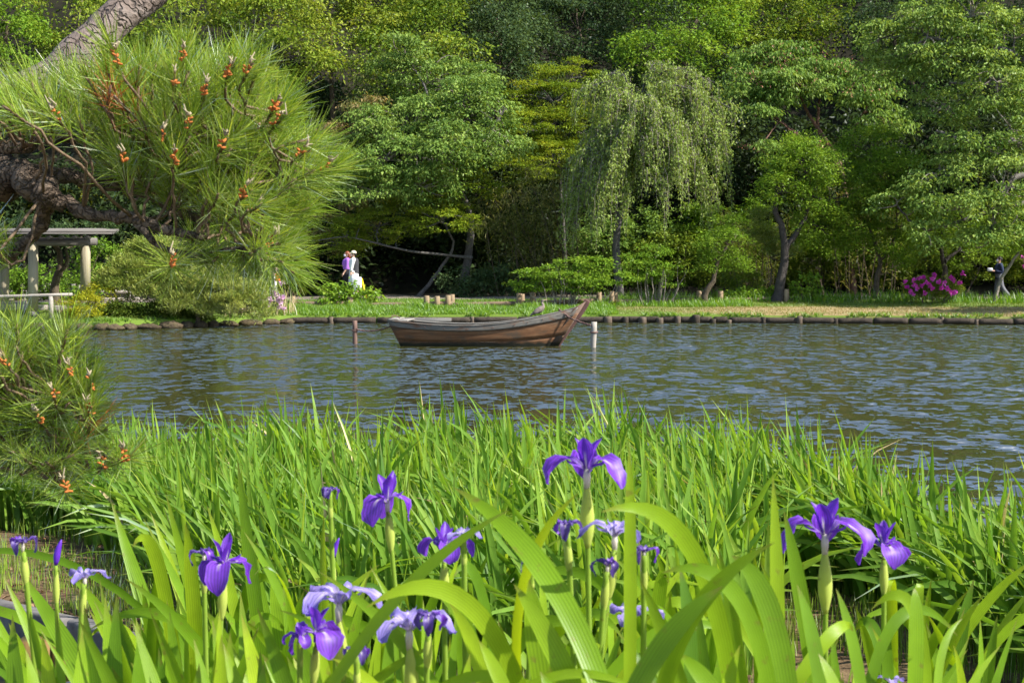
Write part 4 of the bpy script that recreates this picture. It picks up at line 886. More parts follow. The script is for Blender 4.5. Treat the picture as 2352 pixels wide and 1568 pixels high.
tree('leaning_tree', 'dark curved trunk leaning behind the pergola posts', 'tree', M['oakdark'], M['brownbark'], 47.5, 128, [(90, 530, 90, 28, 0), (190, 540, 80, 26, 0.4)], leaf=(0.12, 0.06), spray=0.4, trunk_r=0.17, tshift=0.4,
     trunks=[[(125, 650, 0), (140, 610, 0), (130, 570, 0), (95, 545, 0)], [(135, 630, 0), (155, 600, 0), (150, 570, 0)]])

# ------------------------------------------------------------------ grasses of the far bank
def blades(mb, B, H, W, lean, tint, seg=2, droop=0.5):
    """curved tapering blades: B bases (n,3)"""
    n = len(B)
    a = rng.uniform(0, 6.28, n)
    d = np.stack((np.cos(a), np.sin(a), np.zeros(n)), axis=-1)
    side = np.stack((-np.sin(a + rng.normal(size=n) * 0.9), np.cos(a + rng.normal(size=n) * 0.9), np.zeros(n)), axis=-1)
    ts = np.linspace(0, 1, seg + 1)
    rows = []
    for t in ts:
        c = B + np.array((0, 0, 1.0)) * (H * (t - droop * 0.35 * t ** 3 * lean))[:, None] + d * (H * lean * t ** 1.8)[:, None]
        w = (W * (1 - t ** 1.6) * 0.5 + 0.0006)[:, None]
        rows.append(c - side * w); rows.append(c + side * w)
    V = np.stack(rows, axis=1).reshape(-1, 3); m = 2 * (seg + 1)
    k = np.arange(n)[:, None] * m
    Q = np.concatenate([k + np.array((2 * i, 2 * i + 1, 2 * i + 3, 2 * i + 2)) for i in range(seg)])
    mb.add(V, Q, tint=np.repeat(tint, m))

def bank_scatter(n, px0, px1, d0, d1):
    px = rng.uniform(px0, px1, n); Yg = 47.0
    x = (px - CX) / F * Yg; d = rng.uniform(d0, d1, n); y = edgeY(x) + d
    return np.stack((x, y, farz(x, y) - 0.01), axis=-1)
mb = MB()
B = bank_scatter(15000, 655, 1420, 0.3, 2.5)
clump = noise2(B[:, 0] * 2.3, B[:, 1] * 2.0) * 0.5 + 0.5
n = len(B); dE = B[:, 1] - edgeY(B[:, 0])
H = (0.10 + 0.30 * clump ** 1.8 * np.clip((dE - 0.1) / 1.0, 0.15, 1)) * rng.uniform(0.6, 1.2, n)
blades(mb, B, H, np.full(n, 0.026), rng.uniform(0.15, 0.75, n), np.clip(0.45 + 0.25 * (clump - 0.5) + rng.normal(size=n) * 0.2, 0, 1), seg=3)
B = bank_scatter(4200, 1420, 2500, 5.0, 7.2); n = len(B); clump = noise2(B[:, 0] * 1.9, B[:, 1] * 2.0) * 0.5 + 0.5
keep = clump > 0.35; B = B[keep]; clump = clump[keep]; n = len(B)
blades(mb, B, (0.12 + 0.40 * clump) * rng.uniform(0.6, 1.2, n), np.full(n, 0.026), rng.uniform(0.15, 0.7, n), np.clip(0.35 + rng.normal(size=n) * 0.2, 0, 1), seg=3)
B = bank_scatter(3500, 1340, 1760, 3.2, 5.4); n = len(B)
blades(mb, B, 0.22 * rng.uniform(0.5, 1.4, n), np.full(n, 0.024), rng.uniform(0.15, 0.8, n), np.clip(0.45 + rng.normal(size=n) * 0.2, 0, 1), seg=3)
B = bank_scatter(3800, 300, 2500, 0.02, 0.22); n = len(B); keep = noise2(B[:, 0] * 2.7, B[:, 1]) > -0.2; B = B[keep]; n = len(B)
blades(mb, B, rng.uniform(0.10, 0.26, n), np.full(n, 0.022), rng.uniform(0.5, 1.2, n), np.clip(0.5 + rng.normal(size=n) * 0.25, 0, 1), seg=3, droop=1.4)
o = mb.build('bank_grass', M['grass']); tag(o, 'tall bright green grass along the far bank', 'grass', kind='stuff')
mb = MB()
B = bank_scatter(36000, 560, 2560, 0.15, 6.4); n = len(B); dE = B[:, 1] - edgeY(B[:, 0])
tt = lawntint(B[:, 0], B[:, 1]) * 0.95 + 0.38 * noise2(B[:, 0] * 0.8, B[:, 1] * 3.2) + 0.02
blades(mb, B, (0.05 + 0.05 * np.clip(tt, 0, 1)) * rng.uniform(0.5, 1.3, n), np.full(n, 0.02), rng.uniform(0.2, 0.9, n), np.clip(0.95 - tt * 0.8 + rng.normal(size=n) * 0.15, 0, 1), seg=1)
B = bank_scatter(5000, -100, 560, 0.15, 5.5); n = len(B)
blades(mb, B, 0.09 * rng.uniform(0.5, 1.3, n), np.full(n, 0.022), rng.uniform(0.2, 0.9, n), np.clip(0.3 + rng.normal(size=n) * 0.15, 0, 1), seg=1)
o = mb.build('lawn_grass', M['lawn']); tag(o, 'short partly dry lawn grass on the far bank', 'grass', kind='stuff')
mb = MB()
for i in range(90):
    b = at(rng.uniform(535, 680), 742, 45.9 + rng.random() * 0.9); b[1] = float(edgeY(b[0])) + 0.1 + rng.random() * 0.6; b[2] = 0.2
    H = rng.uniform(0.5, 1.15)
    blades(mb, b[None], np.array([H]), np.array([0.025]), np.array([rng.uniform(0.1, 0.6)]), np.array([rng.random()]), seg=4)
o = mb.build('dry_reeds', M['straw']); tag(o, 'dry straw coloured reeds at the water edge beside the pink azalea', 'reeds', kind='stuff')

# ------------------------------------------------------------------ timber edging of the far bank
edging = empty('bank_edging', (0, 46, 0), 'timber log edging with pale stakes along the far waterline', 'edging')
def edgept(px):
    # follow a picture column to the shoreline
    Yq = 46.0
    for _ in range(4):
        x = (px - CX) / F * Yq; Yq = float(edgeY(x))
    return np.array((x, Yq, 0.0))
px = 660.0
while px < 2480:
    step = rng.uniform(95, 112) if px < 1340 else (rng.uniform(34, 44) if px < 1660 else rng.uniform(66, 88))
    a = edgept(px); b = edgept(min(px + step, 2500))
    if px < 1340 or px > 1660:
        mbl = MB(); z = 0.085; r = 0.105
        P = spline([a + (0.03, 0, z), (a + b) / 2 + (0, rng.normal() * 0.01, z + rng.normal() * 0.01), b + (-0.02, 0, z)], 6)
        V, fs = tube(P, r * rng.uniform(0.94, 1.04), 9); mbl.addm(V, fs); mbl.build('log', M['log'], edging)
    if rng.random() < 0.2 and not 1340 <= px <= 1660:
        px += step; continue
    mbs = MB(); q = a + (0, -0.05 + rng.normal() * 0.02, rng.normal() * 0.025)
    rs = (0.085 if px < 1340 or px > 1660 else 0.12) * rng.uniform(0.75, 1.2)
    V, fs = tube([q + (0, 0, -0.3), q + (0, 0, 0.1), q + (rng.normal() * 0.01, 0.0, 0.195 + rng.normal() * 0.02)], [rs, rs, rs * 0.93], 9); mbs.addm(V, fs)
    mbs.build('stake', M['stake'] if rng.random() < 0.75 else M['log'], edging)
    if 1340 <= px <= 1660:
        mbl = MB(); P = spline([a + (0.05, 0.08, 0.1), b + (-0.03, 0.08, 0.1)], 4); V, fs = tube(P, 0.11, 7); mbl.addm(V, fs); mbl.build('log', M['log'], edging)
    px += step
shore = empty('shore_stones', (-12, 42, 0), 'row of brown mossy stones edging the left shore', 'edging')
px = 240.0
while px < 655:
    a = edgept(px); w = rng.uniform(0.3, 0.75)
    V, fs = ellipsoid(a + (w / 2, 0.0, 0.05), (w * 0.55, 0.2, rng.uniform(0.10, 0.15)), 12, 8)
    V = V + rng.normal(size=V.shape) * 0.02
    mbs = MB().addm(V, fs); mbs.build('stone', M['stone'], shore)
    px += w * F / 43.5
px = -220.0
while px < 240:
    a = edgept(px); w = rng.uniform(0.3, 0.75); V, fs = ellipsoid(a + (w / 2, -0.03, 0.06), (w * 0.55, 0.2, 0.14), 8, 5)
    MB().addm(V + rng.normal(size=V.shape) * 0.018, fs).build('stone', M['stone'], shore); px += w * F / 42.

# ------------------------------------------------------------------ low log fence along the path
fence = empty('log_fence', at(1000, 700, 50.2), 'low log rail fence along the path behind the grass', 'fence')
posts = [(672, 680), (805, 683), (980, 679), (1004, 680), (1029, 678), (1038, 676), (1192, 674), (1199, 675), (1224, 672), (1376, 670), (1405, 669), (1414, 670), (1606, 668), (1618, 668), (1655, 668), (1806, 664)]
fy = 50.3
for i, (px, py) in enumerate(posts):
    yy = fy + (0.35 if px in (1038, 1199, 1414) else 0.0) + rng.normal() * 0.04 + (1.2 if px > 1600 else 0)
    t = at(px, py, yy); g = float(farz(t[0], t[1])) - 0.2
    V, fs = tube([(t[0], yy, g), (t[0], yy, (g + t[2]) / 2), (t[0], yy, t[2] - 0.012), (t[0], yy, t[2])], [0.1, 0.1, 0.097, 0.085], 12)
    MB().addm(V, fs).build('post', M['post'], fence)
for (x0, y0, x1, y1) in [(560, 699, 672, 696), (672, 697, 800, 697), (812, 702, 978, 699), (980, 698, 1040, 697), (1040, 701, 1192, 697), (1200, 696, 1376, 690), (1412, 693, 1606, 688), (1660, 690, 1805, 686)]:
    a = at(x0, y0, fy + 0.06 + (1.2 if x0 > 1600 else 0)); b = at(x1, y1, fy + 0.06 + (1.2 if x1 > 1600 else 0))
    P = spline([a, (a + b) / 2 + (0, 0, rng.normal() * 0.008), b], 8)
    V, fs = tube(P, 0.085, 10); MB().addm(V, fs).build('rail', M['rail'], fence)

# ------------------------------------------------------------------ pergola and its rails
perg = empty('pergola', at(75, 725, 43.2), 'open garden pergola with round posts and flat pole roof at the left', 'pergola')
def post(px, ytop, ybot, Y, r, mat='pole', name='post', parent=perg):
    t = at(px, ytop, Y); b = at(px, ybot, Y)
    V, fs = tube([b, b * 0.5 + t * 0.5, t], [r, r * 0.98, r * 0.95], 12)
    return MB().addm(V, fs).build(name, M[mat], parent)
post(76, 556, 716, 43.2, 0.155); post(196, 550, 672, 46.4, 0.165); post(10, 590, 712, 45.5, 0.15); post(-70, 556, 716, 43.2, 0.155); post(-130, 560, 700, 46.4, 0.155)
for px, yb, Y, r in [(76, 716, 43.2, 0.17), (-70, 716, 43.2, 0.17)]:
    t = at(px, yb, Y); V, fs = tube([t + (0, 0, -0.14), t + (0, 0, 0.02)], [r * 1.1, r], 12); MB().addm(V, fs).build('footing', M['slab'], perg)
def beam(x0, y0, Y0, x1, y1, Y1, r, mat, name, n=8):
    V, fs = tube(spline([at(x0, y0, Y0), at((x0 + x1) / 2, (y0 + y1) / 2, (Y0 + Y1) / 2), at(x1, y1, Y1)], 6), r, n)
    return MB().addm(V, fs).build(name, M[mat], perg)
beam(-180, 556, 43.2, 205, 556, 43.2, 0.12, 'roofwood', 'beam', 12)
beam(-180, 553, 46.4, 222, 555, 46.4, 0.13, 'roofwood', 'beam', 12)
for i in range(13):
    x = -150 + i * 29
    a = at(x, 545, 42.5); b = at(x + 8, 547, 47.2)
    V, fs = tube([a, b], [0.065, 0.06], 8); MB().addm(V, fs).build('rafter', M['roofwood'], perg)
za = at(0, 545, 42.5)[2] + 0.11
for i in range(14):
    y = 42.35 + i * 0.37; z = za + 0.012 * i + rng.normal() * 0.006
    xr = at(230 if i > 6 else 245, 545, y)[0] + rng.normal() * 0.15; xl = at(-210, 545, y)[0]
    V, q = box(((xl + xr) / 2, y, z), (xr - xl, 0.30, 0.03)); MB().add(V, q).build('roof_board', M['roofwood'], perg, smooth=False)
    if i % 3 == 0:
        V, fs = tube([(xl, y, z + 0.075), (xr + 0.1, y, z + 0.075)], 0.045, 8); MB().addm(V, fs).build('roof_pole', M['roofwood'], perg)
pr = empty('wooden_railing', at(117, 735, 42.3), 'weathered grey wooden handrail in front of the pergola', 'railing')
def bar(x0, y0, x1, y1, Y, r, mat, name, parent):
    V, fs = tube(spline([at(x0, y0, Y), at((x0 + x1) / 2, (y0 + y1) / 2 + 1.0, Y), at(x1, y1, Y)], 6), r, 8)
    return MB().addm(V, fs).build(name, M[mat], parent)
bar(-120, 683, 166, 676, 42.3, 0.05, 'greywood', 'rail', pr)
post(117, 680, 738, 42.3, 0.07, 'greywood', 'post', pr); post(-30, 682, 738, 42.3, 0.07, 'greywood', 'post', pr)
bn = empty('plank_bench', at(60, 720, 44.5), 'long grey plank bench under the pergola', 'bench')
for (x0, x1, y, Y) in [(-100, 107, 706, 44.6), (108, 165, 707, 44.9), (-100, 60, 698, 45.1)]:
    a = at(x0, y, Y); b = at(x1, y, Y)
    V, q = box(((a[0] + b[0]) / 2, Y, a[2]), (b[0] - a[0] - 0.02, 0.36, 0.15)); bevel(MB().add(V, q).build('plank', M['greywood'], bn, smooth=False), 0.01)
for x in (-40, 40, 140):
    a = at(x, 722, 44.8); V, q = box(a, (0.12, 0.3, 0.3)); MB().add(V, q).build('leg', M['rail'], bn, smooth=False)
rf = empty('rear_fence', at(100, 675, 52), 'grey post and rail fence behind the pergola', 'fence')
for px in (2, 52, 103, 114, 168, 184, 298, 306):
    post(px, 651 if px != 298 else 655, 690, 52, 0.085, 'greywood', 'post', rf)
bar(-120, 672, 320, 669, 52, 0.07, 'greywood', 'rail', rf); bar(-120, 690, 320, 686, 52, 0.06, 'greywood', 'rail', rf)
a = at(40, 672, 50.5); V, q = box(a, (0.22, 0.1, 0.62)); sg = MB().add(V, q).build('sign_board', M['plank'], origin=a, smooth=False); tag(bevel(sg, 0.01), 'small fresh yellow wooden board standing by the fence behind the pergola', 'board')

# ------------------------------------------------------------------ boat
def boat():
    Y0 = 34.0; k = F / Y0
    o = at(898, 600, Y0); org = np.array((o[0], Y0, 0.0))
    root = empty('wooden_boat', org, 'old brown wooden rowing boat with upswept bow moored on the pond', 'boat')
    root.rotation_euler.z = math.radians(-5)
    ORG[root.name] = np.zeros(3)
    gx = [0, 0.55, 1.25, 2.0, 2.75, 3.4, 3.95, 4.36, 4.60]; gz = [0.60, 0.535, 0.485, 0.475, 0.53, 0.645, 0.77, 0.87, 0.97]; gy = [0.50, 0.55, 0.58, 0.57, 0.50, 0.38, 0.22, 0.10, 0.045]
    cx = [0.34, 0.8, 1.4, 2.05, 2.7, 3.2, 3.6, 3.82, 3.92]; cz = [-0.1] * 9; cyy = [0.36, 0.41, 0.44, 0.43, 0.37, 0.28, 0.16, 0.07, 0.035]
    S = 33; s = np.linspace(0, 8, S)
    G = np.stack([np.interp(s, range(9), a) for a in (gx, gy, gz)], axis=-1); C = np.stack([np.interp(s, range(9), a) for a in (cx, cyy, cz)], axis=-1)
    # smooth the polylines
    for _ in range(6):
        for A in (G, C):
            A[1:-1] = A[1:-1] * 0.5 + (A[:-2] + A[2:]) * 0.25
    out_ = lambda sd: np.array((1, -sd, 1))   # sd=+1 near side (towards the viewer, -y)
    def strake(f0, f1, push, thick, mat, name, i0=0, i1=S, bulge=0.03):
        for sd in (1, -1):
            rows = []
            fs_ = np.linspace(f0, f1, 5)
            for f in fs_:
                P = C * (1 - f) + G * f; P = P.copy(); P[:, 1] += bulge * math.sin(f * math.pi) + push
                rows.append(P[i0:i1] * out_(sd))
            for f in fs_[::-1]:
                P = C * (1 - f) + G * f; P = P.copy(); P[:, 1] = np.maximum(P[:, 1] + bulge * math.sin(f * math.pi) + push - thick, 0.004)
                rows.append(P[i0:i1] * out_(sd))
            R = np.array(rows); nr, ns = R.shape[:2]
            V = R.reshape(-1, 3)
            Q = []
            for a in range(nr):
                b = (a + 1) % nr
                for j in range(ns - 1):
                    q = (a * ns + j, a * ns + j + 1, b * ns + j + 1, b * ns + j); Q.append(q if sd == 1 else q[::-1])
            for j in (0, ns - 1):
                for a in range(nr // 2 - 1):
                    q = (a * ns + j, (a + 1) * ns + j, (nr - 2 - a) * ns + j, (nr - 1 - a) * ns + j); Q.append(q if (j == 0) == (sd == 1) else q[::-1])
            ob = MB().add(V, np.array(Q)).build(name, M[mat], root, smooth=False)
    strake(0.0, 0.345, 0.0, 0.03, 'hull', 'hull_plank')
    strake(0.35, 0.83, 0.012, 0.03, 'hull', 'hull_plank')
    strake(0.80, 1.0, 0.04, 0.045, 'boatrail', 'side_rail', 0, S - 2)
    # capping along the gunwale
    for sd in (1, -1):
        P = G[:S - 2] * out_(sd); Pi = P.copy(); w = np.linspace(0.05, 0.03, len(P))
        V = np.concatenate((P + np.stack((0 * w, -sd * (w + 0.01), 0 * w + 0.004), -1), P + np.stack((0 * w, sd * w, 0 * w + 0.004), -1), P + np.stack((0 * w, sd * w, 0 * w + 0.03), -1), P + np.stack((0 * w, -sd * (w + 0.01), 0 * w + 0.03), -1)))
        ns = len(P); Q = []
        for a in range(4):
            b = (a + 1) % 4
            for j in range(ns - 1): Q.append((a * ns + j, b * ns + j, b * ns + j + 1, a * ns + j + 1) if sd == -1 else (a * ns + j, a * ns + j + 1, b * ns + j + 1, b * ns + j))
        Q.append((0, ns, 2 * ns, 3 * ns)); Q.append((ns - 1, 4 * ns - 1, 3 * ns - 1, 2 * ns - 1))
        MB().add(V, np.array(Q)).build('gunwale_cap', M['boatpale'] if sd == -1 else M['boatrail'], root, smooth=False)
    # bottom
    V = np.concatenate((C * (1, -1, 1), C)); Q = [(j, j + 1, S + j + 1, S + j) for j in range(S - 1)]
    MB().add(V, np.array(Q)).build('bottom', M['hull'], root, smooth=False)
    # floor boards inside
    for i, yy in enumerate(np.linspace(-0.27, 0.27, 4)):
        V, q = box((1.75, yy, 0.06), (1.9, 0.17, 0.025)); MB().add(V, q).build('floor_board', M['boatpale'], root, smooth=False)
    # transom
    for f0, f1 in ((0.0, 0.48), (0.49, 1.0)):
        a = C[0] * (1 - f0) + G[0] * f0; b = C[0] * (1 - f1) + G[0] * f1; t = 0.035
        V = np.array([(a[0], -a[1], a[2]), (a[0], a[1], a[2]), (b[0], b[1], b[2]), (b[0], -b[1], b[2]), (a[0] + t, -a[1], a[2]), (a[0] + t, a[1], a[2]), (b[0] + t, b[1], b[2]), (b[0] + t, -b[1], b[2])]) - (0.01, 0, 0)
        Q = np.array([(0, 3, 2, 1), (4, 5, 6, 7), (0, 1, 5, 4), (3, 7, 6, 2), (0, 4, 7, 3), (1, 2, 6, 5)])
        MB().add(V, Q).build('transom_plank', M['boatrail'], root, smooth=False)
    # stern deck planks and a cross bench, breast deck at the bow
    for i, x in enumerate((0.13, 0.37)):
        hb = np.interp(x, G[:, 0], G[:, 1]); z = np.interp(x, G[:, 0], G[:, 2])
        V, q = box((x, 0, z + 0.048), (0.225, 2 * hb + 0.02, 0.03)); bevel(MB().add(V, q).build('deck_plank', M['boatpale'], root, smooth=False), 0.006)
    for x, dz, wd in ((1.05, -0.06, 0.26), (2.05, -0.03, 0.20)):
        hb = np.interp(x, G[:, 0], G[:, 1]) - 0.03; z = np.interp(x, G[:, 0], G[:, 2])
        V, q = box((x, 0, z + dz), (wd, 2 * hb, 0.04)); bevel(MB().add(V, q).build('thwart', M['boatpale'], root, smooth=False), 0.006)
    # tall back board along the far gunwale near the stern
    V, q = box((0.80, 0.545, 0.585), (1.15, 0.035, 0.085)); bevel(MB().add(V, q).build('side_board', M['boatpale'], root, smooth=False), 0.006)
    j0 = S - 12
    V = np.concatenate((G[j0:S - 2] * (1, -1, 1), G[j0:S - 2])) + (0, 0, 0.033); ns = S - 2 - j0
    Q = [(j, j + 1, ns + j + 1, ns + j) for j in range(ns - 1)]
    V2 = V - (0, 0, 0.03); Q2 = [(q[3] + 2 * ns, q[2] + 2 * ns, q[1] + 2 * ns, q[0] + 2 * ns) for q in Q]
    MB().add(np.concatenate((V, V2)), np.array(Q + Q2 + [(0, ns, 3 * ns, 2 * ns)])).build('bow_deck', M['boatrail'], root, smooth=False)
    # bow cheek planks and stem post
    for sd in (1, -1):
        g = [G[S - 8], G[S - 1]]; c = [C[S - 8], C[S - 1]]
        A = np.array([C[S - 6] * 0.92 + G[S - 6] * 0.08, C[S - 1] + (0.03, 0, 0.0), G[S - 1] + (0.06, 0, 0.09), G[S - 5] + (0.05, 0, 0.035)]) * out_(sd)
        A[:, 1] -= sd * np.array((0.03, 0.012, 0.02, 0.045))
        Bv = A.copy(); Bv[:, 1] += sd * 0.03
        V = np.concatenate((A, Bv)); Q = np.array([(0, 1, 2, 3), (4, 7, 6, 5), (0, 4, 5, 1), (1, 5, 6, 2), (2, 6, 7, 3), (3, 7, 4, 0)])
        if sd == -1: Q = Q[:, ::-1]
        MB().add(V, Q).build('bow_cheek', M['boatbow'], root, smooth=False)
    st = spline([(3.90, 0, -0.12), (4.16, 0, 0.26), (4.42, 0, 0.62), (4.60, 0, 0.88), (4.70, 0, 1.07)], 12)
    rows = []
    for i, p in enumerate(st):
        w = 0.028 + 0.028 * i / 11; dpt = 0.06
        rows.append([p + (0.055, -w, -0.02), p + (0.055, w, -0.02), p + (-dpt, w, 0.05), p + (-dpt, -w, 0.05)])
    V = np.array(rows).reshape(-1, 3); Q = [(4 * i + a, 4 * i + (a + 1) % 4, 4 * i + 4 + (a + 1) % 4, 4 * i + 4 + a) for i in range(11) for a in range(4)]
    Q += [(3, 2, 1, 0), (44, 45, 46, 47)]
    bevel(MB().add(V, np.array(Q)).build('stem_post', M['stem'], root, smooth=False), 0.01)
    # small lashings on the stern
    V, fs = tube(spline([(0.06, -0.42, 0.67), (0.12, -0.36, 0.72), (0.2, -0.33, 0.70), (0.26, -0.36, 0.665)], 8), 0.014, 6); MB().addm(V, fs).build('lashing', M['rope'], root)
    # wear patches on the near rail: iron nails
    for x in (0.9, 1.35, 1.9, 2.5, 3.0, 3.3, 3.65):
        hb = np.interp(x, G[:, 0], G[:, 1]); z = np.interp(x, G[:, 0], G[:, 2])
        V, fs = ellipsoid((x, -hb - 0.05, z - 0.06), (0.018, 0.008, 0.014), 7, 5); MB().addm(V, fs).build('nail', M['rope'], root)
    return root
boat()
def moor(name, label, px, ytop, ybot, Y, r, mat, lean=0.0):
    b = at(px, ybot, Y); b[2] = -0.6; t = at(px + lean, ytop, Y); base = np.array((b[0], Y, 0.0))
    root = empty(name, base, label, 'post', 'mooring posts')
    P = spline([b, (b + t) / 2 + (rng.normal() * 0.006, 0, 0), t], 9)
    rr = r * (1 + rng.normal(size=9) * 0.025); V, fs = tube(P, rr, 12); MB().addm(V, fs).build('shaft', M[mat], root)
    for dz in (0.0, 0.03):
        c = t + (0, 0, -0.23 - dz + (0.02 if dz else 0)); a = np.linspace(0, 2 * math.pi, 18)
        R = np.stack((c[0] + (r + 0.012) * np.cos(a), c[1] + (r + 0.012) * np.sin(a), c[2] + 0.01 * np.sin(a)), -1)
        V, fs = tube(R, 0.014, 6); MB().addm(V, fs).build('rope_ring', M['rope'], root)
    return t
tR = moor('mooring_post', 'pale grey mooring post standing in the water before the boat bow', 1360.5, 739, 798, 33.0, 0.07, 'mpost', 4)
tL = moor('mooring_post', 'reddish brown mooring post standing in the water behind the boat stern', 814.5, 736, 790, 34.4, 0.057, 'mpost2', 0.5)
def rope(name, label, pts, r=0.017):
    P = spline(pts, 26); mb = MB()
    for ph in (0, math.pi):
        a = np.linspace(0, 26, 26) * 1.3 + ph
        V, fs = tube(P + np.stack((0 * a, np.cos(a), np.sin(a)), -1) * r * 0.7, r, 6); mb.addm(V, fs)
    tag(mb.build(name, M['rope'], origin=P[0]), label, 'rope')
rope('mooring_rope', 'brown double rope sagging from the bow rail to the pale post', [at(1286, 722, 33.6), at(1284, 711, 33.55), at(1291, 716, 33.5), at(1310, 730, 33.35), at(1340, 742, 33.15), at(1356, 747, 32.93)])
rope('mooring_rope', 'brown rope sagging from the stern to the reddish post', [at(908, 743, 33.9), at(895, 750, 34.0), at(868, 758, 34.2), at(838, 760, 34.35), at(818, 755, 34.33)], 0.012)

# cormorant on the near rail
def cormorant():
    base = at(1240, 722, 33.75)
    root = empty('cormorant', base, 'brown cormorant perched on the boat rail facing the bow', 'bird')
    s = 1.0
    P = np.array([(-0.235, 0, -0.035), (-0.16, 0, 0.02), (-0.08, 0, 0.07), (0.0, 0, 0.115), (0.055, 0, 0.165), (0.075, 0, 0.205), (0.065, 0, 0.245), (0.052, 0, 0.285), (0.06, 0, 0.318), (0.085, 0, 0.333), (0.112, 0, 0.336)])
    R = np.array([0.012, 0.03, 0.06, 0.075, 0.06, 0.04, 0.027, 0.023, 0.027, 0.026, 0.012])
    Pn = spline(P, 30); Rn = np.interp(np.linspace(0, 10, 30), range(11), R)
    V, fs = tube(Pn + base, Rn, 12); MB().addm(V, fs).build('body', M['bird'], root)
    V, fs = tube(spline([(0.10, 0, 0.337), (0.14, 0, 0.345), (0.17, 0, 0.352), (0.175, 0, 0.344)], 8) + base, np.linspace(0.011, 0.003, 8), 7); MB().addm(V, fs).build('bill', M['beak'], root)
    for sd in (-1, 1):
        V, fs = ellipsoid((0, 0, 0), (0.12, 0.018, 0.05), 12, 8)
        c, sn = math.cos(-0.6), math.sin(-0.6); V = np.stack((V[:, 0] * c + V[:, 2] * sn, V[:, 1], -V[:, 0] * sn + V[:, 2] * c), -1)
        MB().addm(V + base + (-0.06, sd * 0.06, 0.085), fs).build('wing', M['bird'], root)
        V, fs = tube(np.array([(0.0, sd * 0.03, 0.06), (0.005, sd * 0.03, 0.0), (0.045, sd * 0.035, -0.005)]) + base, [0.012, 0.008, 0.006], 6); MB().addm(V, fs).build('leg', M['blackcloth'], root)
cormorant()

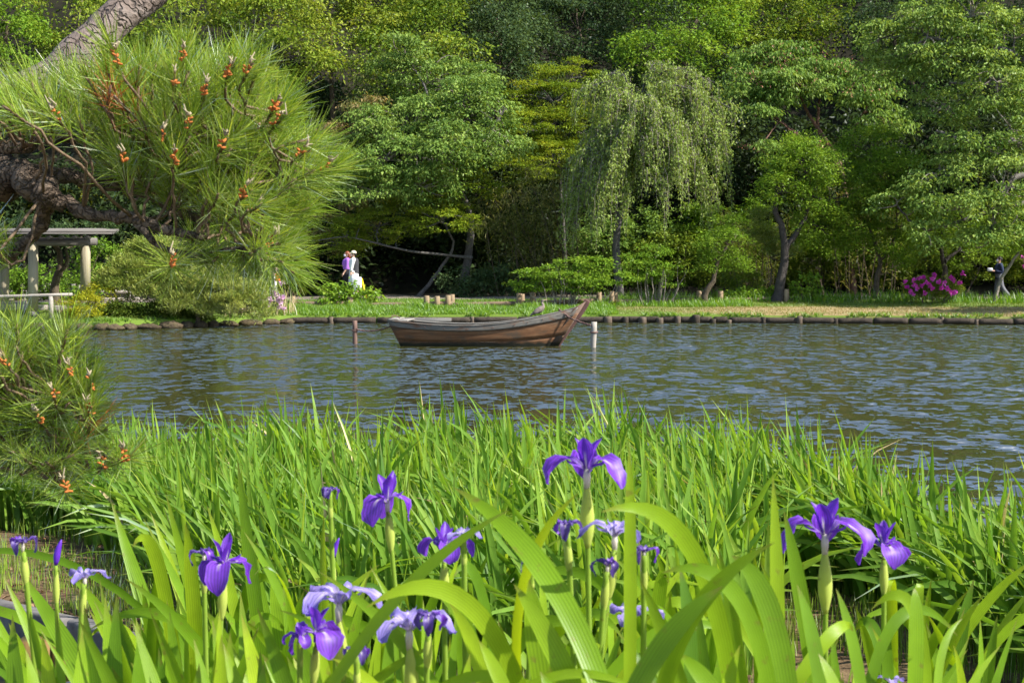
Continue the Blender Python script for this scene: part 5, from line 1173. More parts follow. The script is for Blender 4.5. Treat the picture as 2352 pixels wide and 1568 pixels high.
# ------------------------------------------------------------------ people
def person(label, px, ytop, Y, facing, height, spec):
    """facing: angle of the walking direction; built from the joints, the body one continuous mesh"""
    top = at(px, ytop, Y); h = height; base = np.array((top[0], Y, top[2] - h))
    root = empty('person', base, label, 'person')
    c, s = math.cos(facing), math.sin(facing)
    def T(p):   # p = (forward, left, up) in units of height
        p = np.asarray(p, float) * h
        return base + np.stack((p[..., 0] * c - p[..., 1] * s, p[..., 0] * s + p[..., 1] * c, p[..., 2]), -1)
    J = spec
    body = MB()
    def seg(pts, rad, n=8, mb=None):
        V, fs = tube(T(spline(np.array(pts), 3 * len(pts))), np.interp(np.linspace(0, 1, 3 * len(pts)), np.linspace(0, 1, len(rad)), rad) * h, n); (mb or body).addm(V, fs)
    seg([(0, 0, 0.50), (0.005, 0, 0.60), (0.01, 0, 0.72), (0, 0, 0.80), (0.0, 0, 0.84)], [0.085, 0.075, 0.09, 0.08, 0.035], 12)
    seg([(0, 0, 0.82), (0.008, 0, 0.88)], [0.033, 0.03])
    V, fs = ellipsoid((0, 0, 0), np.array((0.056, 0.045, 0.066)) * h, 14, 10); body.addm(V @ np.array(((c, s, 0), (-s, c, 0), (0, 0, 1))) + T((0.012, 0, 0.935)), fs)
    V, fs = ellipsoid(T((0.068, 0, 0.925)), np.array((0.012, 0.01, 0.014)) * h, 6, 5); body.addm(V, fs)           # nose
    for sd in (-1, 1):
        V, fs = ellipsoid(T((0.0, sd * 0.046, 0.93)), np.array((0.012, 0.008, 0.018)) * h, 6, 5); body.addm(V, fs)
        la = J['legs'][sd]; seg([(0, sd * 0.05, 0.52), (la[0], sd * 0.05, 0.28), (la[1], sd * 0.05, 0.045)], [0.062, 0.046, 0.026])
        seg([(la[1] - 0.03, sd * 0.05, 0.03), (la[1] + 0.05, sd * 0.055, 0.022), (la[1] + 0.10, sd * 0.06, 0.018)], [0.026, 0.024, 0.016])
        ar = J['arms'][sd]   # elbow, wrist
        e = np.array(ar[0]); w = np.array(ar[1]); sh = np.array((0.0, sd * 0.105, 0.80))
        seg([(0.0, sd * 0.07, 0.80), tuple(sh), tuple(e), tuple(w)], [0.045, 0.036, 0.028, 0.017])
        d = (w - e) / np.linalg.norm(w - e)
        seg([tuple(w), tuple(w + d * 0.05)], [0.018, 0.022])
        side = np.array((0, 1.0, 0)) - d * d[1]; side /= np.linalg.norm(side); fw = np.cross(side, d)
        for q, L in zip((-0.015, -0.005, 0.005, 0.015), (0.035, 0.045, 0.048, 0.042)):
            p0 = w + d * 0.045 + side * q; seg([tuple(p0), tuple(p0 + d * L * 0.6), tuple(p0 + d * L * 0.9 + fw * 0.012)], [0.007, 0.006, 0.005], 5)
        p0 = w + d * 0.02 + side * 0.02; seg([tuple(p0), tuple(p0 + side * 0.018 + d * 0.025)], [0.008, 0.006], 5)
    b = body.build('body', M['skin'], root)
    rm = b.modifiers.new('remesh', 'REMESH'); rm.mode = 'VOXEL'; rm.voxel_size = 0.011; rm.use_smooth_shade = True
    # clothing
    top_ = J['top']
    mb = MB(); seg([(0, 0, J.get('hem', 0.50)), (0, 0, 0.60), (0.012, 0, 0.72), (0.002, 0, 0.80), (0, 0, 0.845)], [0.098, 0.09, 0.104, 0.095, 0.045], 14, mb)
    mb.build('shirt', M[top_], root)
    for sd in (-1, 1):
        ar = J['arms'][sd]; e = np.array(ar[0]); w = np.array(ar[1]); f = J.get('sleeve', 0.9)
        mb = MB(); pts = [(0.0, sd * 0.07, 0.81), (0.0, sd * 0.108, 0.795), tuple(e)]
        if f > 0.3: pts.append(tuple(e * (1 - f) + w * f))
        seg(pts, [0.052, 0.048, 0.042, 0.032][:len(pts)], 10, mb); mb.build('sleeve', M[J.get('sleevemat', top_)], root)
    lower = J['lower']
    if J.get('skirt'):
        mb = MB(); seg([(0, 0, 0.60), (0, 0, 0.50), (-0.005, 0, 0.30), (-0.01, 0, J['skirt'])], [0.085, 0.105, 0.125, 0.145], 16, mb); mb.build('skirt', M[lower], root)
    else:
        mb = MB(); seg([(0, 0, 0.60), (0, 0, 0.53), (0, 0, 0.47)], [0.09, 0.1, 0.085], 14, mb); mb.build('waist', M[lower], root)
    for sd in (-1, 1):
        la = J['legs'][sd]
        if not J.get('skirt'):
            mb = MB(); seg([(0, sd * 0.045, 0.53), (la[0], sd * 0.05, 0.28), (la[1], sd * 0.05, 0.06)], [0.074, 0.062, 0.05], 10, mb); mb.build('trouser_leg', M[lower], root)
        mb = MB(); seg([(la[1] - 0.035, sd * 0.05, 0.035), (la[1] + 0.05, sd * 0.055, 0.028), (la[1] + 0.115, sd * 0.06, 0.022)], [0.03, 0.031, 0.02], 8, mb); mb.build('shoe', M[J.get('shoe', 'white')], root)
    Rm = np.array(((c, s, 0), (-s, c, 0), (0, 0, 1)))
    V, fs = ellipsoid((0, 0, 0), np.array((0.062, 0.054, 0.066)) * h, 14, 10); V[:, 2] = np.maximum(V[:, 2], -0.02 * h); mb = MB().addm(V @ Rm + T((-0.006, 0, 0.95)), fs)
    if J.get('longhair'): seg([(-0.03, 0, 0.96), (-0.045, 0, 0.90), (-0.045, 0, 0.83)], [0.05, 0.052, 0.03], 10, mb)
    else: seg([(-0.03, 0, 0.95), (-0.04, 0, 0.90)], [0.045, 0.03], 10, mb)
    mb.build('hair', M[J['hair']], root)
    if J.get('mask'):
        V, fs = ellipsoid((0, 0, 0), np.array((0.03, 0.04, 0.032)) * h, 10, 8); MB().addm(V @ Rm + T((0.05, 0, 0.912)), fs).build('face_mask', M[J['mask']], root)
    for sd in (-1, 1):
        V, fs = ellipsoid(T((0.06, sd * 0.018, 0.94)), np.array((0.006, 0.007, 0.005)) * h, 6, 5); MB().addm(V, fs).build('eye', M['blackcloth'], root)
    if J.get('cap'):
        V, fs = ellipsoid((0, 0, 0), np.array((0.068, 0.058, 0.06)) * h, 14, 10); V[:, 2] = np.maximum(V[:, 2], -0.004 * h); mb = MB().addm(V @ Rm + T((0.0, 0, 0.958)), fs)
        V, fs = ellipsoid((0, 0, 0), np.array((0.055, 0.045, 0.007)) * h, 12, 6); mb.addm(V @ Rm + T((0.075, 0, 0.955)), fs); mb.build('cap', M[J['cap']], root)
    if J.get('vest'):
        mb = MB(); seg([(-0.022, 0, 0.50), (-0.022, 0, 0.60), (-0.012, 0, 0.72), (-0.016, 0, 0.80), (-0.008, 0, 0.84)], [0.098, 0.094, 0.108, 0.099, 0.05], 14, mb); mb.build('vest', M[J['vest']], root)
    return root, T, seg, h
WALK = {-1: [0.05, 0.10], 1: [0.0, -0.12]}
LEFT = math.pi
person('woman with auburn hair and purple sweater walking left on the path', 797, 578, 53.4, LEFT + 0.25, 1.60,
       dict(legs=WALK, arms={1: [(0.02, 0.13, 0.64), (0.10, 0.13, 0.50)], -1: [(-0.04, -0.12, 0.63), (0.0, -0.12, 0.48)]}, top='purple', hem=0.53, sleeve=0.35, lower='blackcloth', hair='hair_red', longhair=True, mask='mask'))
pr_, T, seg, h = person('person in cream cap, black vest and white clothes walking left on the path', 812, 577, 52.2, LEFT + 0.05, 1.60,
       dict(legs={-1: [0.03, 0.06], 1: [0.0, -0.10]}, arms={1: [(0.035, 0.11, 0.66), (0.055, 0.11, 0.53)], -1: [(0.0, -0.12, 0.65), (0.03, -0.12, 0.52)]}, top='white', hem=0.47, lower='white', skirt=0.13, hair='hair_black', cap='cream', mask='pinkcloth', vest='charcoal'))
# yellow post leaning behind the walkers, orange bag of the woman, tote bag
a = at(830, 640, 53.0); b = at(843, 690, 52.6); V, fs = tube([b, (a + b) / 2, a], 0.045, 8)
tag(MB().addm(V, fs).build('leaning_pole', M['yellow'], origin=b), 'slanting yellow pole just behind the person in white', 'pole')
a = at(812, 629, 53.2); V, q = box(a, (0.16, 0.10, 0.34), 0.2); tag(bevel(MB().add(V, q).build('shoulder_bag', M['orange'], origin=a, smooth=False), 0.03), 'orange bag hanging between the two walkers', 'bag')
a = at(819, 652, 51.75); V, q = box(a, (0.36, 0.08, 0.50), -0.1); V[V[:, 2] > a[2]] *= (1, 1, 1); tag(bevel(MB().add(V, q).build('tote_bag', M['white'], origin=a, smooth=False), 0.03), 'white tote bag carried by the person in the cream cap', 'bag')
person('person in pale clothes half hidden behind the drooping pine needles', 630, 592, 53.0, LEFT, 1.58,
       dict(legs=WALK, arms={1: [(0.02, 0.12, 0.65), (0.09, 0.1, 0.55)], -1: [(0.0, -0.12, 0.65), (0.05, -0.12, 0.52)]}, top='pinkcloth', lower='white', hair='hair_black', cap='white', mask='mask'))
a = at(638, 637, 52.7); V, q = box(a, (0.2, 0.12, 0.28), 0.2); tag(bevel(MB().add(V, q).build('handbag', M['orange'], origin=a, smooth=False), 0.03), 'red orange bag behind the drooping pine needles', 'bag')
person('man in navy jacket and grey trousers striding left at the right edge', 2296, 590, 57.0, LEFT, 1.66,
       dict(legs={-1: [0.03, 0.05], 1: [-0.05, -0.22]}, arms={1: [(-0.02, 0.13, 0.65), (0.14, 0.10, 0.66)], -1: [(0.0, -0.13, 0.65), (0.14, -0.06, 0.66)]}, top='navy', hem=0.47, lower='greytrouser', hair='hair_black', mask='mask', shoe='blackcloth', sleeve=0.95))
a = at(2274, 619, 56.9); V, q = box(a, (0.2, 0.11, 0.13), -0.2); tag(bevel(MB().add(V, q).build('camera_bag', M['metal'], origin=a, smooth=False), 0.02), 'small white camera held by the man in navy', 'camera')

# ------------------------------------------------------------------ near bed of iris leaves
def ribbon_batch(mb, P, W, Nref, fold, tint):
    """P (n,m,3) centre lines, W (n,m) widths"""
    n, m = P.shape[:2]
    T = nrmz(np.gradient(P, axis=1)); S = nrmz(np.cross(T, Nref[:, None, :])); Nn = np.cross(S, T)
    w = W[..., None] * 0.5; f = (fold[:, None, None] if np.ndim(fold) else fold)
    Lr = P - S * w + Nn * w * f; Rr = P + S * w + Nn * w * f
    V = np.stack((Lr, P, Rr), axis=2).reshape(-1, 3)
    k = np.arange(n)[:, None, None] * (3 * m); r = np.arange(m - 1)[None, :, None] * 3
    q = np.concatenate((k + r + np.array((0, 1, 4, 3)), k + r + np.array((1, 2, 5, 4))), axis=1).reshape(-1, 4)
    u = np.tile(np.array((0, 0.5, 1.0)), n * m); v = np.tile(np.repeat(np.linspace(0, 1, m), 3), n)
    mb.add(V, q, tint=np.repeat(tint, 3 * m), u=u, v=v)

def iris_lines(B, H, lean, az, m=7, tw=0.9):
    t = np.linspace(0, 1, m)[None, :, None]
    d = np.stack((np.cos(az), np.sin(az), np.zeros_like(az)), -1)[:, None, :]
    Hh = H[:, None, None]; l = lean[:, None, None]
    return B[:, None, :] + np.array((0, 0, 1.0)) * Hh * (t * (1 - 0.10 * l) - 0.42 * l ** 2 * t ** 3.2) + d * Hh * l * (0.25 * t + 0.75 * t ** 2.4)
def iris_width(W, m=7):
    t = np.linspace(0, 1, m); prof = (0.62 + 0.38 * np.sin(np.clip(t * 1.6, 0, 1) * math.pi / 2 + 0.2)) * (1 - np.clip((t - 0.55) / 0.45, 0, 1) ** 1.7)
    return W[:, None] * prof[None, :]
def bed_points(n):
    x = rng.uniform(-4.6, 4.8, n); far = bedfar(x) - 0.10
    near = np.interp(x, [-5, -3.0, -2.25, -1.6, -0.6, 0.6, 1.25, 1.35, 2.0, 2.35, 2.8, 4.8], [9.9, 9.6, 8.7, 7.0, 6.0, 6.0, 6.4, 8.7, 7.4, 5.6, 4.7, 3.4])
    near = np.minimum(near, far - 0.5)
    y = near + (far - near) * rng.random(n)
    return np.stack((x, y, nearz(x, y) - 0.02), -1)
bed = empty('iris_bed', (0, 9.0, 0.15), 'dense bed of flowerless green iris leaves along the near water edge', 'plants')
n = 11500
B = bed_points(n)
# crowd into clumps
cl = bed_points(900); idx = rng.integers(0, len(cl), n); B[:, :2] = cl[idx, :2] + rng.normal(size=(n, 2)) * 0.085; B[:, 2] = nearz(B[:, 0], B[:, 1]) - 0.02
hc = rng.uniform(0.8, 1.15, len(cl))[idx]
H = hc * rng.uniform(0.55, 0.95, n) * np.where(B[:, 0] > 2.0, 0.92, 1.0) * np.interp(B[:, 0], [-2.3, -1.5], [0.84, 1.0]); W = rng.uniform(0.018, 0.042, n)
lean = np.abs(rng.normal(size=n) * 0.34 + 0.38); az = rng.normal(size=n) * 1.0 + math.pi * 0.97
az = np.where(rng.random(n) < 0.3, rng.uniform(0, 6.28, n), az)
tint = np.clip(0.45 + rng.normal(size=len(cl))[idx] * 0.14 + rng.normal(size=n) * 0.18, 0, 1)
lines = iris_lines(B, H, np.clip(lean, 0.03, 1.05), az); Wd = iris_width(W)
fa = rng.uniform(0, 6.28, n); Nref = nrmz(np.stack((np.cos(fa) * 0.8, -0.7 + 0 * fa, np.sin(fa) * 0.3), -1) + rng.normal(size=(n, 3)) * 0.25)
tops = lines[:, -1, 2] + lines[:, :, 2].max(axis=1)
# the 280 that show largest (nearest to the viewer and tall) as single leaves, the rest one mass
score = W * H / np.maximum(B[:, 1], 2) + 0.0006 * (lines[:, :, 2].max(axis=1)); order = np.argsort(-score)
solo = order[:280]; rest = order[280:]
mb = MB(); ribbon_batch(mb, lines[rest], Wd[rest], Nref[rest], 0.22, tint[rest])
lm = mb.build('leaves', M['irisbed'], bed); lm['kind'] = 'stuff'
for i in solo:
    mb = MB(); ribbon_batch(mb, lines[i:i + 1], Wd[i:i + 1], Nref[i:i + 1], 0.22, tint[i:i + 1]); mb.build('leaf', M['irisbed'], bed)
dry = rng.permutation(len(rest))[:170]; mb = MB(); ribbon_batch(mb, lines[rest[dry]] + (0.01, -0.015, -0.03), Wd[rest[dry]] * 0.7, Nref[rest[dry]][:, ::-1], 0.3, rng.random(len(dry)))
mb.build('dry_leaves', M['straw'], bed)['kind'] = 'stuff'
# a few dead leaves and horsetail on the bare ground
mb = MB(); n = 24000
x = rng.uniform(-4.2, 3.0, n); y = bednear(x) + 0.12 + rng.random(n) * 3.0; ok = (y < bedfar(x) - 0.2) & (noise2(x * 2.1, y * 2.3) > -0.45)
B = np.stack((x, y, nearz(x, y) - 0.01), -1)[ok]; n = len(B)
blades(mb, B, rng.uniform(0.05, 0.16, n), np.full(n, 0.0045), rng.uniform(0.0, 0.3, n), np.clip(0.5 + rng.normal(size=n) * 0.22, 0, 1), seg=2)
o = mb.build('horsetail', M['horse']); tag(o, 'short upright horsetail shoots on the bare near bank', 'grass', kind='stuff')
mb = MB(); n = 700
x = rng.uniform(-4, 2.5, n); y = bednear(x) + 0.05 + rng.random(n) ** 2 * 2.2; B = np.stack((x, y, nearz(x, y) + 0.012), -1)
leafcards(B, nrmz(rng.normal(size=(n, 3)) * (1, 1, 0.25)), nrmz(rng.normal(size=(n, 3)) * 0.4 + (0, 0, 1)), rng.uniform(0.04, 0.09, n), 0.03, rng.random(n), mb=mb)
M['litter'] = leafmat('leaf_litter', [(0.10, 0.035, 0.02), (0.20, 0.09, 0.05), (0.34, 0.22, 0.13)], transl=0.15)
o = mb.build('leaf_litter', M['litter'], smooth=False); tag(o, 'brown fallen leaves scattered on the near bank', 'leaf litter', kind='stuff')

# edging of the near bank at the lower left corner: slabs and a mossy stump
ne = empty('near_edging', (-2.4, 7.1, 0), 'grey slab edging of the near bank with a mossy stump at the lower left', 'edging')
pts = [(x, float(bednear(np.array(x)))) for x in (-4.4, -3.1, -2.18, -1.45, -0.6)]
for (x0, y0), (x1, y1) in zip(pts[:-1], pts[1:]):
    cx_, cy_ = (x0 + x1) / 2, (y0 + y1) / 2; L = math.hypot(x1 - x0, y1 - y0)
    V, q = box((cx_, cy_ - 0.03, 0.02), (L - 0.02, 0.13, 0.42), math.atan2(y1 - y0, x1 - x0), jit=0.012); bevel(MB().add(V, q).build('slab', M['slab'], ne, smooth=False), 0.02, 3)
for (x, y, r) in [(-2.32, 6.86, 0.10), (-1.72, 6.36, 0.12), (-2.2, 6.83, 0.045)]:
    V, fs = tube([(x, y, -0.4), (x, y, 0.0), (x + 0.01, y, 0.155)], [r * 1.05, r, r * 0.97], 14); V = V + rng.normal(size=V.shape) * 0.006
    MB().addm(V, fs).build('stump', M['stump'], ne)

# ------------------------------------------------------------------ foreground irises
def bez(p0, p1, p2, m):
    t = np.linspace(0, 1, m)[:, None]; return (1 - t) ** 2 * np.array(p0) + 2 * t * (1 - t) * np.array(p1) + t * t * np.array(p2)
def fg_leaf(root, p0, p1, p2, Y0, Y2, wpx, roll=0.0, tint=0.5, fold=0.18, m=16):
    """a single leaf: p0 foot, p1 bend, p2 tip"""
    q = bez(p0, p1, p2, m); Ys = np.linspace(Y0, Y2, m)
    P = np.array([at(a, b, yy) for (a, b), yy in zip(q, Ys)])
    foot = P[0].copy(); foot[2] = float(nearz(foot[0], foot[1])) - 0.03
    foot = foot * np.array((1, 1, 1)); 
    low = P[0] * 0.5 + foot * 0.5
    P = np.concatenate((foot[None], low[None], P)); m2 = len(P)
    w = wpx * Y0 / F
    t = np.linspace(-0.3, 1, m2); prof = np.where(t < 0, 0.72 + 0.2 * (t + 0.3) / 0.3, 0.92 + 0.08 * np.sin(np.clip(t, 0, 1) * 2.2)) * (1 - np.clip((t - 0.5) / 0.5, 0, 1) ** 2.0)
    prof = np.maximum(prof, 0.012)
    N_ = nrmz(np.array((math.sin(roll), -math.cos(roll) * 0.95, 0.25)))
    mb = MB(); ribbon_batch(mb, P[None], (w * prof)[None], N_[None], fold, np.array([tint])); return mb.build('leaf', M['iris'], root)

def petal(root, mat, name, base, dirh, L, W, curve, lift, cup=0.25, m=9, tip=0.75, ruffle=0.04, twist=0.0):
    """dirh horizontal unit vector; curve: list of (out, up) control points in units of L"""
    cp = spline(np.array([(o_, 0, u_) for o_, u_ in curve]), m)
    dirh = np.asarray(dirh, float); up = np.array((0, 0, 1.0)); side = np.cross(up, dirh)
    t = np.linspace(0, 1, m); prof = np.sin(np.clip(t, 0, 1) ** tip * math.pi * 0.96 + 0.06) ** 0.8; prof = np.maximum(prof, 0.10) * (1 + 0.06 * np.sin(t * 17 + rng.uniform(0, 6)))
    P = np.asarray(base) + (cp[:, :1] * dirh + cp[:, 2:] * up) * L
    T = nrmz(np.gradient(P, axis=0)); rows = []
    us = np.linspace(-1, 1, 7); ph0 = rng.uniform(0, 6.28)
    for i in range(m):
        sd = side * math.cos(twist * t[i]) + np.cross(T[i], side) * math.sin(twist * t[i])
        nn = np.cross(sd, T[i])
        for u in us:
            rows.append(P[i] + sd * u * W * 0.5 * prof[i] + nn * (-cup * W * 0.5 * u * u * prof[i] + ruffle * W * math.sin(t[i] * 13 + u * 3 + ph0) * abs(u) ** 1.5))
    V = np.array(rows); Q = [(i * 7 + j, i * 7 + j + 1, i * 7 + 8 + j, i * 7 + 7 + j) for i in range(m - 1) for j in range(6)]
    mb = MB().add(V, np.array(Q), v=np.repeat(t, 7), u=np.tile((us + 1) / 2, m)); return mb.build(name, M[mat], root)

def stem_and_spathe(root, c, Yc, size, tiltx=0.0, spathe=1.0):
    """stalk from the ground to just below the flower, green sheath under it"""
    top = c + np.array((0, 0, -0.20 * size)); sl = 0.78 * size * spathe
    b0 = top + np.array((tiltx * 0.1, 0, -sl))
    g = np.array((c[0] + tiltx, c[1] + 0.03, 0)); g[2] = float(nearz(g[0], g[1])) - 0.03
    P = spline([g, g * 0.5 + b0 * 0.5 + (tiltx * 0.15, 0, 0), b0, top], 16)
    V, fs = tube(P, np.linspace(0.0048, 0.0036, 16), 8)
    mb = MB().addm(V, fs, tint=0.1, u=0.2, v=0.3); st = mb.build('stem', M['spathe'], root)
    Q = spline([b0 + (0, 0, -0.01), b0 * 0.55 + top * 0.45, top + (0, 0, 0.1 * size)], 10)
    rr = np.array([0.3, 0.55, 0.78, 0.95, 1.0, 0.95, 0.82, 0.62, 0.4, 0.12]) * 0.10 * size
    V, fs = tube(Q, rr, 10); MB().addm(V, fs, tint=0.65, u=0.3, v=0.4).build('sheath', M['spathe'], st)
    return st

def iris_flower(root, c, size, yaw, kind):
    """kind: open, arched, faded, withered; size = overall width in metres"""
    L = size * (0.55 if kind == 'arched' else 0.62)
    V, fs = tube([c + (0, 0, -0.22 * size), c + (0, 0, -0.05 * size), c + (0, 0, 0.06 * size)], np.array([0.035, 0.05, 0.03]) * size, 8)
    fl = MB().addm(V, fs, u=0.5, v=0.1).build('flower', M['petal' if kind in ('open', 'arched') else 'petalpale'], root)
    for k in range(3):
        a = yaw + k * 2.094 + rng.normal() * 0.12; d = np.array((math.cos(a), math.sin(a), 0))
        if kind == 'open':
            cv = [(0.02, 0), (0.28, 0.16), (0.55, 0.10), (0.72, -0.22), (0.74, -0.62)]; W = size * 0.50; mt = 'petal'
        elif kind == 'arched':
            cv = [(0.02, 0), (0.35, 0.34), (0.66, 0.30), (0.90, 0.02), (0.98, -0.30)]; W = size * 0.36; mt = 'petal'
        elif kind == 'faded':
            cv = [(0.02, 0), (0.30, 0.30), (0.60, 0.28), (0.85, 0.10), (0.95, 0.02)]; W = size * 0.25; mt = 'petalpale'
        else:
            cv = [(0.02, 0), (0.28, 0.22), (0.50, 0.16), (0.56, -0.12), (0.44, -0.42)]; W = size * 0.24; mt = 'petaldry' if k else 'petal'
        cv = [(o_ * rng.uniform(0.9, 1.08), u_ + rng.normal() * 0.03) for o_, u_ in cv]
        petal(fl, mt, 'fall_petal', c, d, L * rng.uniform(0.9, 1.08), W * rng.uniform(0.88, 1.1), cv, 0, cup=0.22 if kind == 'open' else 0.4, tip=1.5 if kind in ('open', 'arched') else 1.1, ruffle=0.09 if kind in ('open', 'arched') else 0.18)
        # style arms over the falls
        petal(fl, 'petaldeep' if kind == 'open' else mt, 'style_arm', c, d, L * 0.6, size * 0.13, [(0.02, 0.02), (0.3, 0.34), (0.6, 0.42), (0.8, 0.55)], 0, cup=-0.5, tip=1.2)
        a2 = a + 1.047 + rng.normal() * 0.12; d2 = np.array((math.cos(a2), math.sin(a2), 0))
        if kind in ('open', 'arched'):
            petal(fl, 'petaldeep' if k == 0 else 'petal', 'standard_petal', c, d2, L * rng.uniform(0.85, 1.0), size * 0.21, [(0.02, 0), (0.12, 0.3), (0.24, 0.62), (0.34 + 0.1 * rng.random(), 0.90)], 0, cup=0.5, tip=1.2, twist=rng.normal() * 0.4)
        elif kind == 'faded':
            petal(fl, 'petalpale', 'standard_petal', c, d2, L * 0.8, size * 0.13, [(0.02, 0), (0.2, 0.3), (0.4, 0.42), (0.5, 0.3)], 0, cup=0.7, tip=1.1, ruffle=0.15, twist=rng.normal() * 0.8)
        else:
            petal(fl, 'petaldry', 'standard_petal', c, d2, L * 0.7, size * 0.13, [(0.02, 0), (0.16, 0.26), (0.30, 0.34), (0.36, 0.14)], 0, cup=0.7, tip=1.1, ruffle=0.2, twist=rng.normal() * 0.9)
    return fl

GRP = 'violet irises in front'
FLOW = [  # px, py, width px, depth, kind, yaw, label
    (515, 1300, 132, 2.25, 'open', -1.75, 'open violet iris with broad drooping petal facing the viewer, left group'),
    (468, 1275, 80, 2.36, 'withered', -0.8, 'half faded violet iris touching the broad open one from behind'),
    (890, 1152, 124, 2.4, 'open', -0.2, 'open violet iris on a tall stalk seen from behind, petals hanging'),
    (757, 1130, 60, 2.4, 'withered', 0.4, 'small shrivelled violet iris left of the tall open one'),
    (52, 1250, 84, 2.2, 'withered', 2.6, 'drooping withered violet iris at the left edge'),
    (195, 1330, 90, 2.1, 'faded', 0.3, 'low violet iris with one hanging tip beside the bud'),
    (1348, 1085, 185, 2.05, 'arched', 3.5, 'largest highest violet iris with arching petals at the middle right'),
    (1020, 1265, 130, 2.1, 'arched', 0.6, 'violet iris crossed by a bent yellow green leaf'),
    (1222, 1300, 70, 1.95, 'withered', 1.0, 'small violet iris peeping out between crossing leaves'),
    (1302, 1212, 90, 1.95, 'withered', 2.4, 'narrow violet iris left of the thick green sheath'),
    (1412, 1235, 150, 1.9, 'faded', 0.9, 'pale striped violet iris behind the upright dark leaf'),
    (1480, 1270, 80, 1.9, 'withered', 0.2, 'violet petals half hidden right of the upright dark leaf'),
    (778, 1392, 185, 1.95, 'faded', 0.1, 'pale lilac iris with spread narrow arms left of the low middle'),
    (728, 1455, 130, 1.9, 'open', -1.0, 'deep violet open iris below the pale spread one'),
    (940, 1452, 190, 1.9, 'faded', -0.2, 'pale lilac iris with long spread petals at the bottom middle'),
    (820, 1500, 80, 1.8, 'withered', 0.8, 'small deep violet shrivelled iris at the bottom'),
    (1448, 1425, 132, 1.95, 'faded', 0.0, 'pale blue violet Y shaped iris at the bottom right of the middle'),
    (1895, 1235, 190, 2.1, 'arched', 3.45, 'wide light violet iris with outstretched arms at the right'),
    (2030, 1258, 116, 2.2, 'open', -1.5, 'cup shaped deep violet iris at the far right'),
    (1395, 1300, 90, 1.88, 'withered', 0.9, 'dark withered violet iris hanging below the pale striped one'),
    (1065, 1235, 80, 2.0, 'faded', -0.3, 'violet iris tips just right of the one crossed by a bent leaf'),
    (985, 1425, 100, 1.85, 'withered', 0.5, 'small violet iris just right of the pale one with long spread petals'),
    (690, 1470, 80, 1.88, 'arched', 2.9, 'deep violet iris petal reaching left at the bottom'),
    (2045, 1572, 70, 2.1, 'faded', 0.6, 'violet iris tip just showing at the bottom right'),
]
plants = []
for (px, py, wpx, Y, kind, yaw, lb) in FLOW:
    size = wpx * Y / F; c = at(px, py, Y)
    g = np.array((c[0], c[1], float(nearz(c[0], c[1]))))
    root = empty('iris_plant', g, lb, 'iris', GRP)
    stem_and_spathe(root, c, Y, min(size, 0.12) * (0.9 if kind != 'withered' else 1.1), tiltx=rng.normal() * 0.04)
    iris_flower(root, c, size, yaw, kind)
    plants.append((px, Y, root))
# buds
for (px, py, h_, Y, lb) in [(128, 1290, 70, 2.75, 'closed violet bud on a green sheath near the left edge'), (766, 1275, 55, 2.9, 'slender closed violet bud below the shrivelled iris')]:
    s = h_ * Y / F; c = at(px, py, Y); g = np.array((c[0], c[1], float(nearz(c[0], c[1]))))
    root = empty('iris_plant', g, lb, 'iris', GRP); stem_and_spathe(root, c + (0, 0, 0.1 * s), Y, s * 1.1, spathe=1.5)
    V, fs = tube(spline([c + (0, 0, -0.1 * s), c + (0.004, 0, 0.35 * s), c + (0.012, 0, 0.75 * s)], 8), np.array([0.5, 0.8, 1, 1, 0.9, 0.75, 0.5, 0.15]) * 0.11 * s, 9)
    MB().addm(V, fs, u=0.3, v=0.8).build('bud', M['petaldeep'], root); plants.append((px, Y, root))
